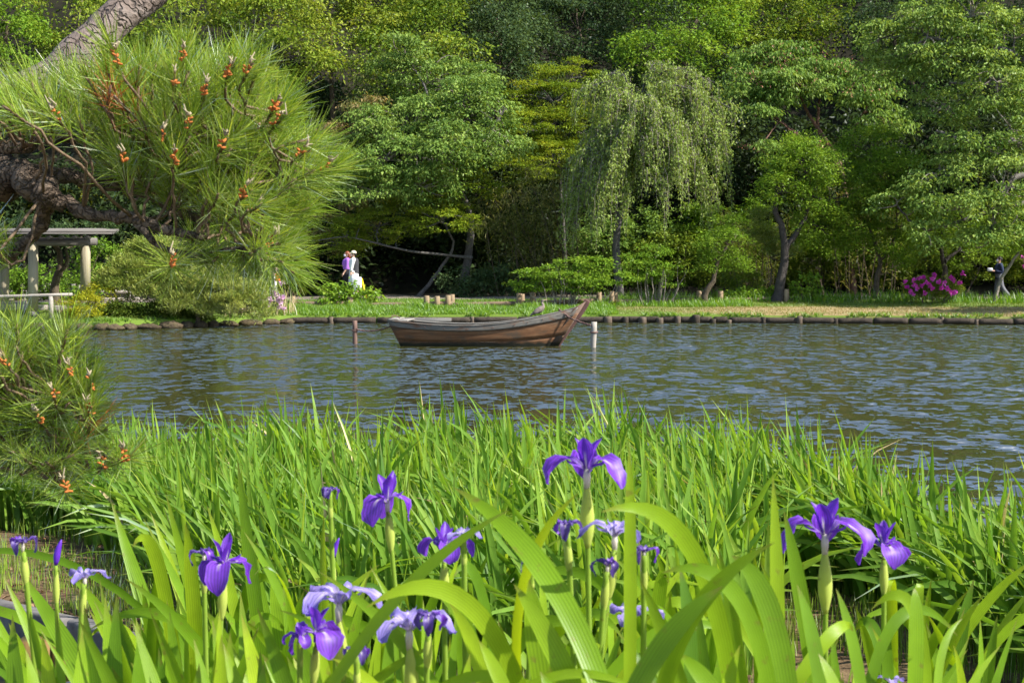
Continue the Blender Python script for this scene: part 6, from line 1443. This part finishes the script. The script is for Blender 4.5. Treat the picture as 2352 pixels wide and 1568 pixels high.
# leaves: (foot) (bend) (tip) depth at foot, depth at tip, width px, roll
LEAVES = [
    ((470, 1800), (360, 1480), (255, 1150), 2.7, 2.85, 46, 0.2), ((330, 1800), (210, 1560), (45, 1310), 2.4, 2.55, 52, 0.3), ((120, 1800), (40, 1560), (-30, 1420), 2.2, 2.3, 46, 0.1),
    ((560, 1800), (470, 1480), (380, 1130), 3.0, 3.1, 34, 0.0), ((520, 1800), (440, 1400), (345, 1175), 3.1, 3.2, 28, 0.4), ((640, 1800), (590, 1400), (545, 1050), 2.6, 2.7, 40, -0.2), ((590, 1800), (560, 1400), (475, 1160), 2.9, 3.0, 30, 0.5),
    ((430, 1800), (300, 1500), (180, 1330), 2.3, 2.4, 44, 0.3), ((480, 1800), (330, 1600), (205, 1400), 2.4, 2.5, 36, 0.2), ((610, 1800), (520, 1550), (330, 1190), 2.8, 2.7, 30, 0.6), ((660, 1800), (640, 1560), (560, 1180), 2.7, 2.8, 38, 0.2),
    ((690, 1800), (645, 1420), (625, 1320), 2.5, 2.6, 46, -0.3), ((700, 1750), (690, 1540), (650, 1330), 2.4, 2.5, 44, 0.2), ((540, 1800), (470, 1560), (330, 1350), 2.3, 2.4, 38, 0.5), ((760, 1800), (720, 1450), (560, 1220), 2.6, 2.5, 30, 0.6), ((590, 1800), (560, 1500), (470, 1400), 2.2, 2.3, 44, 0.0),
    ((250, 1800), (120, 1640), (-60, 1390), 2.1, 2.2, 30, 0.4), ((40, 1750), (90, 1560), (20, 1430), 2.2, 2.25, 40, 0.2), ((800, 1800), (730, 1350), (745, 1180), 2.8, 2.9, 28, -0.4), ((640, 1800), (560, 1650), (480, 1480), 2.1, 2.15, 40, 0.2),
    # big arching leaves of the centre
    ((1440, 1800), (1330, 1280), (1040, 1118), 1.55, 1.75, 92, 0.25), ((640, 1800), (860, 1330), (1170, 1170), 1.75, 1.7, 46, -0.5), ((1250, 1800), (1130, 1200), (840, 1395), 1.7, 1.65, 66, 0.1), ((1160, 1800), (1080, 1270), (930, 1345), 1.9, 1.95, 50, 0.2),
    ((1400, 1800), (1300, 1500), (1180, 1340), 1.6, 1.65, 78, 0.0), ((1290, 1800), (1235, 1480), (1215, 1330), 1.65, 1.7, 88, -0.2), ((1210, 1700), (1130, 1300), (1330, 1130), 1.9, 1.8, 40, -0.4), ((1445, 1800), (1450, 1300), (1445, 1020), 1.7, 1.75, 46, 0.0),
    ((1700, 1800), (1660, 1080), (1380, 1175), 1.7, 1.6, 66, 0.2), ((1790, 1800), (1760, 1230), (1520, 1315), 1.6, 1.6, 62, 0.15), ((1500, 1800), (1500, 1380), (1780, 1245), 1.55, 1.5, 60, -0.2), ((1830, 1800), (1800, 1330), (1680, 1275), 1.6, 1.65, 80, 0.1), ((1390, 1780), (1470, 1480), (1660, 1345), 1.45, 1.45, 90, -0.5),
    ((1790, 1800), (1790, 1400), (1775, 1090), 1.8, 1.85, 52, 0.1), ((1900, 1800), (1850, 1380), (1800, 1170), 1.85, 1.9, 56, 0.0), ((1720, 1750), (1700, 1450), (1650, 1260), 1.9, 1.95, 46, -0.3), ((1960, 1800), (2020, 1240), (2200, 1460), 2.0, 2.1, 44, 0.2), ((2130, 1750), (2140, 1250), (2000, 1400), 2.0, 2.0, 46, -0.1),
    ((2090, 1800), (2110, 1400), (2100, 1350), 1.9, 1.95, 62, 0.4), ((1700, 1800), (1930, 1360), (1960, 1450), 1.8, 1.9, 50, -0.2), ((1900, 1800), (1890, 1500), (1830, 1340), 1.7, 1.75, 60, 0.3), ((2000, 1800), (1980, 1500), (1920, 1350), 1.9, 1.95, 50, 0.2), ((2170, 1800), (2120, 1480), (2210, 1420), 1.8, 1.9, 34, 0.2),
    ((1580, 1800), (1600, 1450), (1560, 1300), 1.8, 1.85, 58, 0.3), ((1630, 1800), (1560, 1520), (1470, 1330), 1.7, 1.75, 54, -0.2), ((1480, 1800), (1400, 1560), (1330, 1470), 1.7, 1.75, 50, 0.2), ((1100, 1800), (1000, 1480), (730, 1310), 1.85, 1.95, 44, 0.3), ((1020, 1800), (980, 1500), (850, 1300), 2.1, 2.2, 36, 0.2),
    ((1140, 1800), (1130, 1500), (1030, 1380), 1.75, 1.85, 56, 0.1), ((980, 1800), (900, 1560), (760, 1510), 1.8, 1.85, 44, 0.3), ((900, 1800), (880, 1560), (900, 1430), 2.0, 2.05, 46, 0.2), ((1060, 1750), (1230, 1440), (1500, 1600), 1.6, 1.6, 34, 0.2), ((860, 1800), (1020, 1400), (1330, 1640), 1.7, 1.7, 40, 0.1),
    ((800, 1800), (760, 1560), (700, 1390), 2.2, 2.25, 40, 0.2), ((930, 1750), (830, 1450), (640, 1400), 2.0, 2.1, 32, 0.4), ((1750, 1780), (1640, 1560), (1560, 1500), 1.5, 1.55, 70, 0.2), ((1860, 1800), (1980, 1560), (2100, 1640), 1.7, 1.8, 36, 0.2), ((1300, 1780), (1340, 1560), (1390, 1410), 1.8, 1.9, 40, 0.3),
    ((1230, 1780), (1160, 1560), (1100, 1470), 1.6, 1.65, 54, 0.3), ((700, 1800), (800, 1560), (1000, 1480), 1.9, 1.9, 36, 0.0), ((1560, 1780), (1520, 1560), (1440, 1480), 1.9, 1.95, 46, 0.3), ((2060, 1800), (2030, 1540), (2040, 1430), 2.1, 2.1, 44, 0.2), ((420, 1800), (380, 1620), (300, 1520), 2.1, 2.2, 46, 0.2),
    ((360, 1800), (250, 1700), (90, 1440), 2.0, 2.1, 28, 0.5), ((730, 1800), (690, 1600), (600, 1500), 2.0, 2.1, 50, 0.2), ((500, 1800), (520, 1600), (590, 1450), 2.3, 2.3, 36, 0.0), ((1960, 1800), (1940, 1600), (1880, 1500), 1.6, 1.65, 60, 0.3), ((2140, 1800), (2190, 1600), (2300, 1480), 2.0, 2.1, 30, 0.2),
    ((2200, 1800), (2230, 1600), (2190, 1480), 2.3, 2.3, 34, 0.2), ((1340, 1800), (1300, 1640), (1240, 1540), 1.5, 1.55, 64, 0.2), ((1660, 1800), (1640, 1640), (1700, 1480), 1.6, 1.65, 58, 0.2), ((830, 1800), (850, 1640), (790, 1540), 1.8, 1.85, 48, 0.2), ((1090, 1800), (1050, 1640), (1080, 1500), 1.7, 1.75, 50, 0.2),
]
PX = np.array([p[0] for p in plants]); PY = np.array([p[1] for p in plants])
for i, (p0, p1, p2, Y0, Y2, wpx, roll) in enumerate(LEAVES):
    if i < 20: Y0 += 0.45; Y2 += 0.5
    j = int(np.argmin(np.abs(PX - p0[0]) / 300 + np.abs(PY - Y0) * 1.2))
    fg_leaf(plants[j][2], p0, p1, p2, Y0, Y2, wpx * (0.9 if i < 20 else 0.68), roll + rng.normal() * 0.12, np.clip(0.6 + rng.normal() * 0.22, 0, 1))
# slimmer leaves between them, some arching over
for i in range(95):
    x = rng.uniform(330, 2280); Y0 = rng.uniform(2.5, 3.3); arch = rng.random() < 0.4
    ytip = rng.uniform(1240, 1480) if x > 750 else rng.uniform(1180, 1450); ln = rng.normal() * 120 - (70 if x < 900 else 0)
    p0 = (x, 1820); p1 = (x + ln * (0.9 if arch else 0.3), ytip - (110 if arch else -150)); p2 = (x + ln * (2.0 if arch else 1), ytip + (rng.uniform(0, 140) if arch else 0))
    j = int(np.argmin(np.abs(PX - x) / 300 + np.abs(PY - Y0) * 1.2))
    fg_leaf(plants[j][2], p0, p1, p2, Y0, Y0 + rng.normal() * 0.1, rng.uniform(55, 95) / Y0, rng.normal() * 0.5, np.clip(0.55 + rng.normal() * 0.25, 0, 1), m=14)
for i in range(34):
    x = rng.uniform(40, 820); Y0 = rng.uniform(1.85, 2.12); yt = rng.uniform(1385, 1530); ln = rng.normal() * 50 - 70
    j = int(np.argmin(np.abs(PX - x) / 300 + np.abs(PY - Y0) * 1.2))
    fg_leaf(plants[j][2], (x, 1850), (x + ln * 0.2, 1680), (x + ln, yt), Y0, Y0 + 0.08, rng.uniform(34, 52), rng.normal() * 0.4, np.clip(0.5 + rng.normal() * 0.25, 0, 1), m=12)
# more leaves lower down, filling the clump
for i in range(110):
    x = rng.uniform(150, 2260); y2 = rng.uniform(1380, 1600) - (60 if x < 800 else 0); Y0 = rng.uniform(2.0, 3.2)
    ln = rng.normal() * 90 - (60 if x < 900 else 0)
    p0 = (x, 1850); p2 = (x + ln, y2); p1 = (x + ln * 0.25, 1650)
    j = int(np.argmin(np.abs(PX - x) / 300 + np.abs(PY - Y0) * 1.2))
    fg_leaf(plants[j][2], p0, p1, p2, Y0, Y0 + 0.1, rng.uniform(60, 110) / Y0, rng.normal() * 0.4, np.clip(0.4 + rng.normal() * 0.22, 0, 1), m=10)

# ------------------------------------------------------------------ foreground pine
PY0 = 3.5
pine = empty('pine_tree', (at(-520, 700, 4.0)[0], 4.0, 0.2), 'big foreground pine with long needles, rough limbs and orange pollen cones at the left', 'tree')
def tuft_mesh(name, n, L, cone=(0.35, 1.35), dead=False):
    mb = MB()
    ax = rng.uniform(-0.055, 0.035, n)
    a = rng.uniform(0, 6.28, n); inc = rng.uniform(cone[0], cone[1], n) * (1 - 0.5 * (ax + 0.055) / 0.09)
    D = np.stack((np.sin(inc) * np.cos(a), np.sin(inc) * np.sin(a), np.cos(inc)), -1)
    B = np.stack((0 * ax, 0 * ax, ax), -1) + D * 0.004
    ln = L * rng.uniform(0.72, 1.12, n)
    roll = randdir(n); S = nrmz(np.cross(D, roll)); bend = nrmz(np.cross(S, D)) * rng.normal(size=(n, 1)) * 0.08
    w0 = 0.0008
    rows = []
    for t, w in ((0, 1.0), (0.5, 1.0), (1.0, 0.35)):
        c = B + D * (ln * t)[:, None] + bend * (ln * t * t)[:, None]
        rows += [c - S * w0 * w, c + S * w0 * w]
    V = np.stack(rows, 1).reshape(-1, 3); k = np.arange(n)[:, None] * 6
    Q = np.concatenate((k + np.array((0, 1, 3, 2)), k + np.array((2, 3, 5, 4))))
    mb.add(V, Q, tint=np.repeat(np.clip(0.55 + rng.normal(size=n) * 0.22, 0, 1), 6))
    return mb.mesh(name)
TUFTS = [tuft_mesh('needle_tuft', 84, L, c) for L, c in ((0.098, (0.3, 1.4)), (0.09, (0.25, 1.2)), (0.105, (0.4, 1.6)), (0.088, (0.2, 1.1)), (0.10, (0.35, 1.55)), (0.092, (0.15, 1.0)))]
for me in TUFTS: me.materials.append(M['needle'])
DEAD = tuft_mesh('dead_needle_tuft', 26, 0.12, (0.5, 1.5)); DEAD.materials.append(M['deadneedle'])
po = ORG[pine.name]
def place(me, name, p, axis, scale=1.0):
    o_ = bpy.data.objects.new(name, me); COL.objects.link(o_); o_.parent = pine
    o_.location = tuple(np.asarray(p) - po)
    q = Vector(axis).to_track_quat('Z', 'Y'); o_.rotation_mode = 'QUATERNION'
    from mathutils import Quaternion
    o_.rotation_quaternion = q @ Quaternion((0, 0, 1), rng.uniform(0, 6.28)); o_.scale = (scale,) * 3
    return o_
def limbpx(pts, radii, mat, name='branch', n=26, sides=10, rough=0.07):
    """pts: (px, py, depth)"""
    P = spline([at(a, b, c) for a, b, c in pts], n); R = np.interp(np.linspace(0, 1, n), np.linspace(0, 1, len(radii)), radii) * PY0 / F
    P = P + rng.normal(size=P.shape) * R[:, None] * (0.16 if rough > 0.03 else 0.03)
    R = R * (1 + rng.normal(size=n) * rough)
    V, fs = tube(P, R, sides); V = V + rng.normal(size=V.shape) * (np.repeat(R, sides).tolist() + [R[0], R[-1]] @ np.eye(2) if False else 0.0)
    MB().addm(V, fs).build(name, M[mat], pine); return P
SK = []
trunkP = spline([(po[0], 4.0, 0.1), (po[0] + 0.02, 4.0, 0.8), (po[0] + 0.06, 4.02, 1.6), (po[0] + 0.14, 4.05, 2.3)], 14)
V, fs = tube(trunkP, np.linspace(0.17, 0.10, 14), 14); MB().addm(V, fs).build('trunk', M['pinebark'], pine)
limbpx([(-400, 330, 4.05), (-150, 260, 4.1), (90, 200, 4.15), (190, 120, 4.2), (260, 50, 4.25), (350, -20, 4.3), (480, -130, 4.4)], [62, 60, 58, 54, 50, 46, 40], 'pinelimb', 'limb', 30, 16, 0.02)
SK.append(limbpx([(-420, 420, 4.0), (-200, 390, 3.8), (-30, 385, 3.65), (50, 410, 3.55), (110, 450, 3.5), (160, 470, 3.5), (220, 497, 3.48), (290, 497, 3.45), (330, 510, 3.42), (400, 530, 3.4), (470, 545, 3.38)], [48, 45, 42, 40, 30, 16, 15, 14, 12, 10, 8], 'pinebark', 'limb', 44, 12, 0.08))
SK.append(limbpx([(100, 450, 3.55), (105, 490, 3.6), (85, 530, 3.65), (60, 560, 3.7), (20, 590, 3.7), (-60, 620, 3.7)], [22, 18, 15, 12, 10, 9], 'pinebark'))
SK.append(limbpx([(60, 400, 3.55), (130, 400, 3.6), (230, 420, 3.65), (330, 440, 3.65), (420, 490, 3.62), (500, 500, 3.6), (580, 500, 3.55)], [24, 20, 16, 14, 12, 9, 6], 'pinebark'))
SK.append(limbpx([(0, 340, 3.6), (60, 340, 3.6), (110, 310, 3.65), (160, 320, 3.65), (240, 310, 3.7), (330, 290, 3.7), (420, 260, 3.7), (520, 220, 3.7)], [14, 15, 13, 11, 9, 8, 6, 5], 'pinebark'))
SK.append(limbpx([(330, 440, 3.65), (420, 400, 3.6), (520, 390, 3.55), (620, 400, 3.5), (700, 420, 3.45), (740, 400, 3.42)], [11, 9, 8, 7, 6, 4], 'pinebark'))
SK.append(limbpx([(300, 500, 3.45), (340, 540, 3.4), (360, 560, 3.4), (420, 580, 3.4), (520, 575, 3.4), (610, 565, 3.35)], [8, 8, 7, 6, 6, 4], 'pinebark'))
SK.append(limbpx([(240, 420, 3.65), (300, 360, 3.6), (380, 330, 3.55), (480, 330, 3.5), (600, 300, 3.5), (650, 260, 3.5)], [10, 8, 7, 6, 5, 4], 'pinebark'))
SK.append(limbpx([(120, 310, 3.65), (150, 260, 3.7), (240, 220, 3.75), (330, 180, 3.75), (420, 170, 3.75)], [9, 8, 6, 5, 4], 'pinebark'))
SK.append(limbpx([(-60, 340, 3.7), (0, 290, 3.75), (40, 240, 3.8), (100, 210, 3.8)], [12, 9, 7, 5], 'pinebark'))
SKL = []
SKL.append(limbpx([(-400, 1080, 4.0), (-150, 1070, 3.7), (0, 1060, 3.5), (60, 1050, 3.45), (140, 1030, 3.4), (220, 1040, 3.4), (260, 1055, 3.38)], [26, 20, 14, 11, 9, 7, 5], 'pinebark', 'limb'))
SKL.append(limbpx([(0, 1060, 3.5), (60, 1000, 3.5), (120, 930, 3.45), (180, 900, 3.4)], [10, 8, 6, 4], 'pinebark'))
SKL.append(limbpx([(-150, 900, 3.7), (-20, 880, 3.6), (60, 850, 3.55), (140, 850, 3.5), (200, 890, 3.45)], [14, 10, 8, 6, 4], 'pinebark'))
SKL.append(limbpx([(-100, 850, 3.7), (0, 790, 3.65), (80, 780, 3.6), (150, 790, 3.55)], [10, 8, 6, 4], 'pinebark'))
SKL.append(limbpx([(60, 1050, 3.45), (100, 1090, 3.4), (150, 1110, 3.35)], [8, 6, 4], 'pinebark'))
def inpoly(x, y, poly):
    inside = False; j = len(poly) - 1
    for i in range(len(poly)):
        xi, yi = poly[i]; xj, yj = poly[j]
        if (yi > y) != (yj > y) and x < (xj - xi) * (y - yi) / (yj - yi) + xi: inside = not inside
        j = i
    return inside
UP = [(-60, 225), (60, 215), (160, 200), (300, 160), (420, 170), (540, 165), (610, 210), (660, 280), (700, 340), (740, 390), (710, 450), (670, 540), (630, 590), (560, 600), (450, 605), (390, 570), (540, 530), (480, 480), (330, 450), (240, 400), (260, 330), (180, 300), (60, 285), (-60, 300)]
LOW = [(-60, 760), (60, 760), (160, 780), (205, 840), (215, 900), (235, 970), (245, 1040), (190, 1090), (130, 1110), (40, 1080), (-60, 1060)]
LEFTB = [(-40, 545), (90, 535), (130, 560), (60, 600), (-40, 620)]
twg = MB()
cones = [(282, 365), (400, 362), (432, 280), (637, 272), (690, 348), (748, 380), (562, 438), (622, 552), (395, 598), (268, 128), (567, 158), (525, 163), (400, 183), (375, 313), (512, 325), (585, 478), (630, 243), (420, 125), (130, 262), (470, 205), (165, 850), (208, 878), (125, 903), (205, 935), (285, 1043), (150, 1112), (90, 958), (235, 1063), (10, 830)]
def skel(px, py, Y, S):
    p = at(px, py, Y); best = None
    for Pk in S:
        d = np.linalg.norm(Pk - p, axis=1); j = int(np.argmin(d))
        if best is None or d[j] < best[0]: best = (d[j], Pk[j])
    return p, best
ntuft = 0; EXTRA = []
def add_tuft(px, py, Y, S, axis, scale=1.0, dead=False):
    global ntuft
    p, (dist, a) = skel(px, py, Y, S)
    axis = np.asarray(axis, float); axis = axis / np.linalg.norm(axis)
    n = 8; t = np.linspace(0, 1, n)[:, None]
    b = p - axis * 0.02
    ctrl = b - axis * min(0.10, dist * 0.5)
    P = (1 - t) ** 2 * a + 2 * t * (1 - t) * ctrl + t * t * b + rng.normal(size=(n, 3)) * 0.004
    P[0] = a
    V, fs = tube(P, np.linspace(0.0042, 0.0032, n), 5); twg.addm(V, fs)
    V, fs = tube([b, p + axis * 0.035], [0.0042, 0.0035], 5); twg.addm(V, fs)
    if dead: place(DEAD, 'dead_needle_tuft', p, axis, scale)
    elif ntuft >= 292: EXTRA.append((TUFTS[ntuft % 6], p, axis, scale))
    else: place(TUFTS[ntuft % 6], 'needle_tuft', p, axis, scale)
    ntuft += 1
cmass = np.array((300., 400.))
def fill(poly, count, S, cen, Yc, up=0.9, ymin=38):
    pts = []; tries = 0
    xs_ = [p[0] for p in poly]; ys_ = [p[1] for p in poly]
    while len(pts) < count and tries < 20000:
        tries += 1
        x = rng.uniform(min(xs_), max(xs_)); y = rng.uniform(min(ys_), max(ys_))
        if not inpoly(x, y, poly): continue
        if any((x - a) ** 2 + (y - b) ** 2 < ymin ** 2 * rng.uniform(0.3, 1) for a, b in pts): continue
        pts.append((x, y))
    for (x, y) in pts:
        Yq = Yc + rng.normal() * 0.16
        d = np.array((x - cen[0], 0, cen[1] - y)) / 260.0
        ax = d + np.array((rng.normal() * 0.3, rng.normal() * 0.45 - 0.85, up * 0.8 + rng.normal() * 0.3))
        add_tuft(x, y, Yq, S, ax, rng.uniform(0.8, 1.12))
for (cx_, cy_) in cones:
    S = SK if cy_ < 700 else SKL
    d = np.array(((cx_ - (320 if cy_ < 700 else 60)) / 260.0, -1.1, 0.55 + (430 - cy_ if cy_ < 700 else 980 - cy_) / 400.0))
    add_tuft(cx_, cy_ + 12, 3.28 + rng.normal() * 0.05, S, d, 1.15)
for (x, y) in [(590, 575), (640, 560), (665, 590), (612, 590), (560, 585), (500, 590), (655, 615), (630, 600)]:
    add_tuft(x, y, 3.3 + rng.normal() * 0.08, SK, ((x - 560) / 260.0 + 0.15, -0.5, -0.25 + rng.normal() * 0.2), 1.15)
fill(UP, 250, SK, (330, 430), 3.6, ymin=23)
fill(LOW, 105, SKL, (60, 980), 3.5, up=0.8, ymin=24)
fill(LEFTB, 5, SK, (60, 600), 3.68, up=0.7, ymin=30)
for (x, y, S) in [(285, 245, SK), (250, 225, SK), (205, 985, SKL), (15, 860, SKL)]:
    add_tuft(x, y, 3.35, S, (rng.normal() * 0.5, -0.4, 0.5), 0.95, dead=True)
if EXTRA:
    mb = MB(); from mathutils import Quaternion
    for me, p, axis, sc_ in EXTRA:
        co = np.empty(len(me.vertices) * 3, dtype=np.float32); me.vertices.foreach_get('co', co); co = co.reshape(-1, 3)
        tn = np.empty(len(me.vertices), dtype=np.float32); me.attributes['tint'].data.foreach_get('value', tn)
        R = np.array((Vector(axis).to_track_quat('Z', 'Y') @ Quaternion((0, 0, 1), rng.uniform(0, 6.28))).to_matrix())
        nq = len(co) // 6; k = np.arange(nq)[:, None] * 6
        mb.add(co @ R.T * sc_ + np.asarray(p), np.concatenate((k + np.array((0, 1, 3, 2)), k + np.array((2, 3, 5, 4)))), tint=tn)
    mb.build('needles', M['needle'], pine)['kind'] = 'stuff'
twg.build('twigs', M['twig'], pine)['kind'] = 'stuff'
for (cx_, cy_) in cones:
    mb = MB(); c0 = at(cx_, cy_, 3.17); ax = nrmz(np.array(((cx_ - 320) / 500.0, -0.3, 0.9)))
    kk = rng.uniform(0.6, 1.0)
    for k in range(rng.integers(5, 12)):
        a = rng.random() * 6.28; r = 0.008 * kk; d = nrmz(np.array((math.cos(a), math.sin(a), rng.normal() * 0.4)))
        c = c0 + d * r * rng.uniform(0.6, 1.2) + ax * rng.uniform(-0.016, 0.012)
        V, fs = ellipsoid((0, 0, 0), np.array((0.0034, 0.0034, 0.0075)) * kk, 7, 5); q = Vector(d + ax * 0.4).to_track_quat('Z', 'Y').to_matrix(); V = V @ np.array(q).T
        mb.addm(V + c, fs)
    cl_ = mb.build('pollen_cone', M['cone'], pine)
    mb = MB()
    for k in range(4):
        b = c0 + ax * 0.014; V, fs = tube([b, b + ax * 0.007 + rng.normal(size=3) * 0.004, b + ax * rng.uniform(0.010, 0.018) + rng.normal(size=3) * 0.006], [0.0022, 0.0024, 0.001], 6); mb.addm(V, fs)
    mb.build('candle', M['candle'], cl_)
